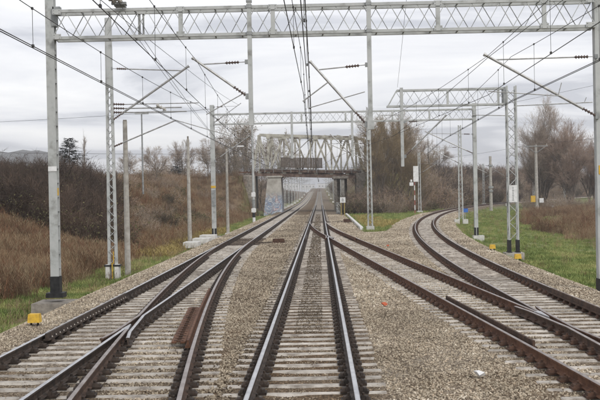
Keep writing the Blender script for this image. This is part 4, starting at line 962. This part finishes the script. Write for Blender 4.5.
# ================================================================= overhead wires
def run(label, supports, parent_name='overhead_wire', drop_step=5., rc=.0085, rm_=.0075, twin=False, dropm=True):
    """supports: (x, y, z_contact, z_messenger); straight contact wire, sagging messenger, droppers between"""
    t = thing(parent_name, (0, 0, 0), label, 'overhead wire')
    c = MB(); m = MB(); du = MB().tube((0, 0, 0), (0, 0, 1), .005, n=5).mesh('dropper', M['wire']); ck = MB()
    for a, b in zip(supports, supports[1:]):
        L = math.hypot(b[0] - a[0], b[1] - a[1]); n = max(4, int(L / 3)); sag = min(.9, L * L / 4000 * .95 * (a[3] - a[2] > .3))
        for ox in ((-.03, .03) if twin else (0,)): c.tube((a[0] + ox, a[1], a[2]), (b[0] + ox, b[1], b[2]), rc, n=5)
        def mp(t_): return (a[0] + (b[0] - a[0]) * t_, a[1] + (b[1] - a[1]) * t_, a[3] + (b[3] - a[3]) * t_ - 4 * sag * t_ * (1 - t_))
        for k in range(n): m.tube(mp(k / n), mp((k + 1) / n), rm_, n=5)
        nd_ = int(L / drop_step)
        for k in range(nd_):
            t_ = (k + .5) / nd_; p = mp(t_); zc_ = a[2] + (b[2] - a[2]) * t_
            if p[2] - zc_ > .12:
                inst('dropper', du, t, (p[0], p[1], zc_), (0, 0, 0), (1, 1, p[2] - zc_)); ck.box((p[0], p[1], zc_ + .02), (.035, .06, .05)); ck.box((p[0], p[1], p[2]), (.03, .06, .04))
    c.build('contact_wire', M['wire'], t); m.build('messenger_wire', M['wire'], t); tag(ck.build('wire_clips', M['wire'], t), kind='stuff'); return t
run('overhead line above the left track', [(-4.75, -2, 5.33, 6.35), (-4.95, 40.3, 5.35, 6.5), (-5.0, 69, 5.4, 6.85), (-4.8, 108, 5.4, 6.9), (-5.0, 160, 5.35, 5.8), (-4.9, 192, 5.4, 6.7), (-4.9, 262, 5.5, 6.9), (-4.9, 412, 8.1, 9.4)], twin=True)
run('overhead line above the middle track', [(-.1, -8, 5.5, 6.9), (-.25, 28.2, 5.42, 6.5), (-.5, 68.7, 5.45, 6.75), (-.1, 120, 5.4, 6.9), (-.4, 160, 5.3, 5.7), (-.3, 240, 5.5, 6.8), (-.3, 370, 7.1, 8.4)], twin=True)
run('second overhead line hung just left of the middle track line', [(-.62, -6, 5.9, 7.1), (-.42, 28.2, 5.62, 6.6), (-.75, 69, 5.6, 6.75), (-1.2, 108, 6.6, 6.9)])
run('overhead line above the right track and its curve', [(5.9, -6, 5.35, 6.7), (5.6, 28.3, 5.32, 6.6), (6.25, 48.4, 5.35, 6.4), (7.6, 68.7, 5.4, 6.9), (11.0, 98, 5.4, 7.2), (xr(140) - .2, 140, 5.4, 6.8), (xr(158), 158, 5.4, 6.8), (xr(196), 196, 5.4, 6.8), (xr(228), 228, 5.4, 6.8)], twin=True)
run('overhead line above the rusty connecting track', [(4.3, 0, 5.45, 7.1), (4.9, 28.3, 5.5, 6.62), (3.6, 48.3, 5.5, 6.5), (1.2, 78.5, 5.6, 6.7), (-.1, 120, 5.9, 6.9)])
run('overhead line of the turnout slanting down from the upper left', [(-3.0, 6, 5.6, 6.9), (-3.5, 28.2, 5.5, 6.66), (-4.6, 69, 5.6, 6.8), (-5.2, 100, 6.2, 6.9)])
# single feeder and stay wires
def single(label, pts, r=.0085):
    mb = MB()
    for a, b in zip(pts, pts[1:]):
        n = 10; L = (Vector(b) - Vector(a)).length; sg = L * L / 9000
        for k in range(n):
            f = lambda t_: Vector(a).lerp(Vector(b), t_) - Vector((0, 0, 4 * sg * t_ * (1 - t_)))
            mb.tube(f(k / n), f((k + 1) / n), r, n=5)
    return tag(mb.build('feeder_wire', M['wire']), label, 'wire')
single('upper of two close wires dropping steeply from the top left to the second portal', [(-5.75, 26.5, 8.35), (-7.4, 69, 6.9)])
single('lower of two close wires dropping steeply from the top left to the second portal', [(-5.55, 26.5, 8.32), (-7.2, 69, 6.7)])
single('long wire crossing from the top left to the tip of the lattice mast arm', [(-4.9, 12, 7.2), (-5.4, 40.3, 8.0), (-5.6, 69, 9.1)])
single('thin wire from the far mast top to the upper edge in the middle', [(2.2, 22, 8.6), (3.95, 48.6, 7.95)], .006)
single('thin wire far across the sky on the left, lower', [(-60, 120, 9.5), (-7.5, 130, 8.2)], .02)
single('thin wire far across the sky on the left, upper', [(-60, 118, 12.0), (-17.3, 95, 10.9), (-7.5, 69, 8.9)], .015)
single('stay wire from the curve mast to the right edge', [(11, 69, 8.4), (24, 40, 9.6)], .008)
single('wires to the crossarm of the pole by the bare trees', [(60, 150, 12), (39.3, 177.3, 10.9), (14, 240, 9.5)], .02)
single('steep slanting wire from the top to the right track messenger', [(6.9, 20, 8.0), (4.97, 28.4, 6.62), (3.8, 50, 5.6)], .008)

# ================================================================= trees and bushes
def tree_mesh(seed, h, r0, stems=1, spread=.5, depth=4, twig_len=.9, twigs=9, twig_r=.011, kids=(4, 7), up=.25, base_clear=.18, crown_w=None, leaf=0, leaf_size=.12, ratio=(.5, .72), maxseg=6000, droop=0., wob=1., tilts=(.12, .38)):
    "returns (wood MB, twig MB, leaf MB)"
    r = random.Random(seed); wood, tw, lf = MB(), MB(), MB(); count = [0]
    def spike(p, d, L, w_):
        a = d.orthogonal().normalized() * w_; b = d.cross(a).normalized() * w_; t = p + d * L
        tw.add([p + a, p - a * .5 + b * .87, p - a * .5 - b * .87, t], [(0, 1, 3), (1, 2, 3), (2, 0, 3)])
    def rv(): return Vector((r.gauss(0, 1), r.gauss(0, 1), r.gauss(0, 1))).normalized()
    def grow(p, d, L, rad, lvl):
        n = 4 if lvl < 2 else 3; pts = [p]; dirs = [d]
        for k in range(n):
            d = (d + rv() * (.13 + .05 * lvl) * wob + Vector((0, 0, up * (.5 if lvl else .2))) * .35 - Vector((0, 0, droop)) * lvl * .12).normalized(); p = p + d * (L / n); pts.append(p); dirs.append(d)
        rr = [rad * (1 - .72 * k / n) for k in range(n + 1)]
        for k in range(n): wood.tube(pts[k], pts[k + 1], rr[k], rr[k + 1], n=(7, 5, 4, 3, 3)[min(lvl, 4)], caps=False)
        if lvl >= depth:
            for _ in range(twigs):
                t = r.uniform(.1, 1); k = min(int(t * n), n - 1); q = pts[k].lerp(pts[k + 1], t * n - k); dd = (dirs[k] * .9 + rv() * .75 + Vector((0, 0, up * .5))).normalized(); LL = twig_len * r.uniform(.5, 1.2)
                spike(q, dd, LL, twig_r * r.uniform(.7, 1.3))
                for _2 in range(2): spike(q + dd * LL * r.uniform(.3, .8), (dd + rv() * .7).normalized(), LL * .5, twig_r * .7)
                for _3 in range(leaf):
                    c = q + dd * LL * r.uniform(.2, 1.1) + rv() * .1; a = rv() * leaf_size; b = a.cross(rv()).normalized() * leaf_size * .6; lf.add([c - a, c + b, c + a, c - b], [(0, 1, 2, 3)])
            return
        kn = r.randint(*kids) + (2 if lvl == 0 else 0)
        for i in range(kn):
            t = (base_clear if lvl == 0 else .2) + (1 - (base_clear if lvl == 0 else .2)) * (i + r.random()) / kn; t = min(t, .98); k = min(int(t * n), n - 1); q = pts[k].lerp(pts[k + 1], t * n - k)
            side = dirs[k].orthogonal().normalized(); ang = r.uniform(0, 2 * pi) ; side.rotate(Matrix.Rotation(ang, 3, dirs[k])); a = spread * r.uniform(.65, 1.3)
            dd = (dirs[k] * cos(a) + side * sin(a)).normalized(); LL = L * r.uniform(*ratio) * (1 - .45 * t * (lvl == 0)); grow(q, dd, LL, rr[k] * .62, lvl + 1)
        grow(pts[-1], dirs[-1], L * .35, rr[-1], max(lvl + 1, depth))
    for s in range(stems):
        a = 2 * pi * s / stems + r.random(); tilt = 0 if stems == 1 else r.uniform(*tilts)
        grow(Vector((cos(a) * .25 * (stems > 1), sin(a) * .25 * (stems > 1), -.3)), Vector((cos(a) * tilt, sin(a) * tilt, 1)).normalized(), h * (.80 if stems == 1 else r.uniform(.55, .78)), r0 * (1 if stems == 1 else .6), 0)
    return wood, tw, lf
TM = {}
def make_tree(key, name, loc, label, cat='tree', rz=0., scale=1., wm='bark', tm='twig', lm='leaf_brown', group=None, sz=1., **kw):
    if key not in TM:
        a, b, c = tree_mesh(**kw); crown = MB(); crown.v, crown.f, crown.mi = b.v, b.f, b.mi
        if c.v: crown.add(c.v, c.f, 1)
        TM[key] = (a.mesh('trunk', M[wm], smooth=True), crown.mesh('crown', [M[tm], M[lm]]))
    t = thing(name, loc, label, cat, group, rz); t.scale = (scale, scale, scale * sz)
    inst('trunk', TM[key][0], t); inst('crown', TM[key][1], t); return t
def gz(x, y): return (x, y, hz(x, y) - .1)

# right: big bare trees behind the meadow
A_ = dict(seed=11, tilts=(.02, .14), h=19, r0=.34, stems=4, spread=.42, depth=3, twigs=7, twig_len=1.6, twig_r=.013, kids=(5, 7), up=.55, base_clear=.12, ratio=(.42, .62))
B_ = dict(seed=23, tilts=(.02, .16), h=17, r0=.30, stems=4, spread=.46, depth=3, twigs=7, twig_len=1.5, twig_r=.013, kids=(5, 7), up=.4, base_clear=.12, ratio=(.45, .65))
make_tree('A', 'bare_tree', gz(43, 192), 'tallest pale brown bare tree left in the right-hand pair behind the crossarm pole', rz=1, **A_)
make_tree('A', 'bare_tree', gz(63.5, 205), 'bare tree with upright limbs cut by the right edge behind the portal leg', rz=3.3, scale=.72, **A_)
make_tree('Bt', 'bare_tree', gz(48.5, 190), 'reddish bare tree right of the tallest one behind the meadow', tm='twig_red', rz=.4, scale=1.0, **B_)
make_tree('Bt', 'bare_tree', gz(54, 194), 'reddish spreading bare tree at the right edge of the group', rz=2.4, scale=.86, **B_)
make_tree('Bt', 'bare_tree', gz(44.8, 196), 'reddish bare tree filling the gap between the two tallest ones', rz=4.4, scale=.8, **B_)
make_tree('Bt', 'bare_tree', gz(60, 200), 'small reddish bare tree at the far right edge', rz=5.1, scale=.62, **B_)
# middle: dense brownish trees right of the bridge
C_ = dict(seed=31, h=15, r0=.26, stems=4, spread=.38, depth=3, twigs=5, twig_len=1.2, twig_r=.013, kids=(4, 6), up=.3, base_clear=.08, ratio=(.45, .66), leaf=1, leaf_size=.065)
C2 = dict(C_, seed=37, leaf=1, up=.15)
make_tree('C', 'leafy_tree', gz(9.0, 147), 'big dense brown tree directly right of the bridge', tm='twig_olive', rz=.5, scale=.78, sz=1.15, **C_)
make_tree('C2', 'leafy_tree', gz(12.4, 145), 'dense olive-brown tree behind the lattice mast in the grass triangle', tm='twig_olive', rz=1.9, scale=.70, **C2)
make_tree('C', 'leafy_tree', gz(9.2, 156), 'brown tree leaning against the right end of the bridge', rz=3.6, scale=.6, **C_)
make_tree('C2', 'leafy_tree', gz(15.6, 150), 'lower brown tree just left of the striped signal post', rz=4.2, scale=.5, **C2)
make_tree('C', 'leafy_tree', gz(11.6, 158), 'tall brown tree behind the others right of the bridge', rz=5.5, scale=.78, **C_)
D_ = dict(seed=41, h=11, r0=.18, spread=.6, depth=3, twigs=8, twig_len=.9, twig_r=.016, kids=(5, 8), up=.3, base_clear=.25)
make_tree('C', 'leafy_tree', gz(10.3, 151), 'brown tree with a ragged top between the two tallest right of the bridge', tm='twig_olive', rz=2.2, scale=.8, **C_)
make_tree('D', 'bare_tree', gz(21, 218), 'thin bare tree left of the distant masts above the thicket', scale=.95, rz=1, **D_)
make_tree('D', 'bare_tree', gz(16.5, 200), 'thin bare tree above the thicket behind the striped signal', scale=1.0, rz=2.6, **D_)
make_tree('D', 'bare_tree', gz(28, 232), 'small bare tree above the thicket between the distant masts', scale=.7, rz=4, **D_)
# left: trees around the bridge end and on the bank
E_ = dict(seed=53, h=18, r0=.28, stems=2, spread=.5, depth=3, twigs=5, twig_len=1.2, twig_r=.016, kids=(5, 7), up=.25, base_clear=.2, leaf=1, leaf_size=.11)
make_tree('E', 'ivy_tree', gz(-14.6, 180), 'tall dark twiggy tree left of the bridge behind the second portal leg', tm='twig', lm='leaf_olive', scale=1.02, rz=1, **E_)
make_tree('E', 'ivy_tree', gz(-10.6, 188), 'tall dark twiggy tree close behind the left end of the bridge', tm='twig', lm='leaf_olive', scale=.92, rz=3, **E_)
make_tree('E', 'ivy_tree', gz(-17, 176), 'lower dark tree left of the lamp post', tm='twig', lm='leaf_olive', scale=.55, rz=4, **E_)
def px2x(px, y): return (px - 320) / 974 * y
for k, (px, y, s, key, lab) in enumerate(((183, 150, .5, 'D', 'leafless small tree with forked crown on the bank right of the lone concrete pole'), (157, 120, .40, 'D', 'bare bushy tree on the bank beside the T-shaped pole'), (128, 140, .36, 'D', 'bare small tree on the bank right of the concrete pole'), (208, 160, .5, 'D', 'bare tree just left of the second portal leg'))):
    x = px2x(px, y); make_tree('D', 'bare_tree', gz(x, y), lab, scale=s, rz=k * 1.3, **D_)
F_ = dict(seed=61, h=12, r0=.12, spread=.30, depth=2, wob=.3, twigs=3, twig_len=.9, twig_r=.014, kids=(9, 12), up=.9, base_clear=.1, ratio=(.22, .34))
make_tree('F', 'poplar_tree', gz(px2x(85, 135), 135), 'narrow bare poplar right of the dark conifer', scale=.62, **F_)
def conifer(loc, h, label, seed):
    r = random.Random(seed); tr = MB(); tr.tube((0, 0, -.3), (0, 0, h * .97), .16 * h / 8, .02, n=7); c = MB(); z = h * .06
    while z < h * .98:
        f = 1 - z / h; L = (h * .60) * f ** .75 * r.uniform(.8, 1.1) + .12
        for k in range(int(9 + 7 * f)):
            a = r.uniform(0, 2 * pi); l_ = L * r.uniform(.65, 1.15); d = Vector((cos(a), sin(a), -.12 + .35 * (1 - f)))
            p0 = Vector((0, 0, z)); tr.tube(p0, p0 + d * l_, .02, .006, n=3, caps=False)
            for q in range(int(16 + 16 * f)):
                t = r.uniform(.12, 1); b = p0 + d * l_ * t; s = Vector((-sin(a), cos(a), 0)) * r.choice((-1, 1)); dd = (d * .8 + s * r.uniform(.3, 1) + Vector((0, 0, r.uniform(-.55, .15)))).normalized(); w_ = .24 * r.uniform(.6, 1.2) * h / 8
                e_ = b + dd * w_ * 1.6; u_ = dd.cross(Vector((0, 0, 1))).normalized() * w_ * .35; c.add([b - u_ * .4, b + u_ * .4, e_ + u_, e_ * 1.0 + dd * w_ * .4, e_ - u_], [(0, 1, 2, 3, 4)])
        z += h * .035 * r.uniform(.8, 1.2)
    t = thing('conifer', loc, label, 'conifer'); tr.build('trunk', M['bark'], t); c.build('crown', M['needle'], t); return t
conifer(gz(px2x(69, 128), 128), 6.4, 'dark cone-shaped conifer standing on top of the left bank', 1)
conifer(gz(px2x(178, 170), 170), 4.0, 'small dark conifer on the bank behind the lone concrete pole', 2)

# bushes
BSH = {}
def bush_meshes(key, seed, n, h, w_, tm, lm, leaf, tr=.010):
    r = random.Random(seed); tw = MB(); lf = MB()
    def spike(p, d, L, w2):
        a = d.orthogonal().normalized() * w2; b = d.cross(a).normalized() * w2; t = p + d * L
        tw.add([p + a, p - a * .5 + b * .87, p - a * .5 - b * .87, t], [(0, 1, 3), (1, 2, 3), (2, 0, 3)]); return t
    def rv(): return Vector((r.gauss(0, 1), r.gauss(0, 1), r.gauss(0, 1))).normalized()
    for _ in range(n):
        a = r.uniform(0, 2 * pi); rr = sqrt(r.random()) * w_ * .55; p = Vector((cos(a) * rr, sin(a) * rr, -.1)); out_ = Vector((cos(a), sin(a), 0)) * rr / w_
        d = (out_ * 1.1 + Vector((0, 0, 1)) + rv() * .25).normalized(); L = h * r.uniform(.55, 1.05) * (1 - .35 * (rr / w_)); spike(p, d, L, tr * 1.8)
        for k in range(9):
            q = p + d * L * r.uniform(.2, .97); d2 = (d * .8 + rv() * .8).normalized(); L2 = L * r.uniform(.15, .4); spike(q, d2, L2, tr)
            for _2 in range(2): spike(q + d2 * L2 * r.uniform(.3, .9), (d2 + rv() * .8).normalized(), L2 * .5, tr * .7)
            for _3 in range(leaf):
                c = q + d2 * L2 * r.uniform(.1, 1.1) + rv() * .08; s = r.uniform(.04, .09); u_ = rv() * s; v_ = u_.cross(rv()).normalized() * s * .7; lf.add([c - u_, c + v_, c + u_, c - v_], [(0, 1, 2, 3)])
    if lf.v: tw.add(lf.v, lf.f, 1)
    BSH[key] = tw.mesh('bush', [M[tm], M[lm]])
bush_meshes('dark', 1, 110, 3.2, 2.6, 'twig_dark', 'leaf_olive', 0, .015); bush_meshes('dark2', 2, 110, 2.6, 2.6, 'twig_dark', 'leaf_olive', 1, .014)
bush_meshes('brown', 3, 60, 1.8, 1.8, 'twig', 'leaf_brown', 2); bush_meshes('red', 4, 60, 1.7, 1.7, 'twig_red', 'leaf_brown', 1); bush_meshes('olive', 5, 60, 1.6, 1.9, 'twig_olive', 'leaf_olive', 3)
bush_meshes('brown3', 6, 80, 3.0, 2.4, 'twig', 'leaf_brown', 1, .013); bush_meshes('red3', 7, 80, 3.0, 2.4, 'twig_red', 'leaf_brown', 1, .013)
def bush(key, x, y, s, label, group, sz=1.):
    o = inst('bush', BSH[key], None, (x, y, hz(x, y) - .12), (0, 0, RNG.uniform(0, 6.28)), (s, s, s * sz)); return tag(o, label, 'bush', group)
def zone(px): return 'behind the tall lattice mast' if px < 123 else 'between the lattice mast and the lone concrete pole' if px < 190 else 'between the lone pole and the second portal leg' if px < 217 else 'between the second portal leg and the bridge'
# masses that read as one: instanced thickets
def thicket(name, label, pts, s0, s1, keys, zs=1.):
    x = np.array([p[0] for p in pts]); y = np.array([p[1] for p in pts]); put(name, label, (x, y, height(x, y) - .12), s0, s1, [BSH[k] for k in keys], zs)
pts = []
for k in range(150):
    y = RNG.uniform(56, 96); pts.append((px2x(RNG.uniform(-25, 100), y), y))
thicket('dark_thicket', 'blackish leafless thicket covering the left bank behind the portal leg', pts, .65, 1.1, ('dark', 'dark2', 'dark'))
pts = []
for k in range(430):
    y = RNG.uniform(160, 335); s_ = (xr(y + .5) - xr(y - .5)); q = RNG.uniform(5.5, 24); x = xr(y) - q * sqrt(1 + s_ * s_)
    if x > 14: pts.append((x, y))
thicket('curve_thicket', 'long brown thicket behind the curved track', pts, .8, 1.7, ('brown3', 'dark', 'red3', 'brown3', 'dark2'))
pts = [(RNG.choice((-1, 1)) * RNG.uniform(9.5, 30) - 3, RNG.uniform(172, 430)) for k in range(110)]
thicket('far_thicket', 'hazy bushes on both sides of the line beyond the bridge', pts, .9, 1.8, ('brown3', 'dark', 'brown3'))
for k in range(150):
    y = RNG.uniform(66, 156); px = RNG.uniform(95, 262); x = px2x(px, y)
    if x > -12.2 or x < -36: continue
    key = RNG.choice(('brown', 'red', 'dark2', 'dark2', 'brown3', 'olive')); nm = {'brown': 'brown', 'brown3': 'tall brown', 'dark2': 'blackish', 'red': 'reddish', 'olive': 'olive green'}[key]
    bush(key, x, y, RNG.uniform(.6, 1.15) * (.6 if key in ('dark2', 'brown3') else 1), nm + ' bush on the left bank ' + zone(px), nm + ' bushes on the left bank ' + zone(px))
for k in range(36):
    y = RNG.uniform(70, 150); x = -RNG.uniform(20, 34)
    bush('brown3' if k % 2 else 'red3', x, y, RNG.uniform(.4, .75), 'brown bush along the top of the left bank', 'bushes along the top of the left bank')
# right: thicket behind the curve, bushes under the trees
for k in range(34):
    y = RNG.uniform(136, 158); x = RNG.uniform(4.6, 17.5)
    if float(curve_dist(np.array([x]), np.array([y]))[0]) > -4.2: continue
    bush(('brown3', 'olive', 'red3', 'dark2')[k % 4], x, y, RNG.uniform(.7, 1.25), 'bush in the undergrowth below the brown trees right of the bridge', 'undergrowth below the trees right of the bridge')
for k in range(34):
    y = RNG.uniform(176, 205); x = RNG.uniform(36, 70)
    if float(curve_dist(np.array([x]), np.array([y]))[0]) < 5.5: continue
    bush('red3' if k % 2 else 'brown3', x, y, RNG.uniform(.7, 1.2), 'brown bush at the foot of the bare trees on the right', 'bushes at the foot of the right-hand trees')
for x, y in ((46, 148), (44.5, 146), (43, 149)):
    bush('dark', x, y, .55, 'low dark bush in the withered weeds in front of the right-hand trees', 'low dark bushes in the meadow')
# reddish brambles by the right pier
for x, y in ((4.9, 139), (5.9, 138)): bush('red', x, y, .9, 'low red-stemmed bramble at the foot of the brown tree right of the bridge', 'red-stemmed brambles')

# ================================================================= haze
hm = bpy.data.materials.new('haze'); hm.use_nodes = True; q = hm.node_tree; q.nodes.clear(); o_ = q.nodes.new('ShaderNodeOutputMaterial'); pv = q.nodes.new('ShaderNodeVolumePrincipled')
pv.inputs['Color'].default_value = (.93, .94, .97, 1); pv.inputs['Density'].default_value = .00042; pv.inputs['Anisotropy'].default_value = .2; q.links.new(pv.outputs[0], o_.inputs['Volume'])
xm0, xm1, ym0, ym1 = GX.min() - 5, GX.max() + 5, GY.min() - 5, GY.max() + 5; zlo = float(GZ.min()) - 1; zhi = max(float(GZ.max()), 82) + 6
tag(MB().box(((xm0 + xm1) / 2, (ym0 + ym1) / 2, (zlo + zhi) / 2), (xm1 - xm0, ym1 - ym0, zhi - zlo)).build('haze', hm), kind='stuff')
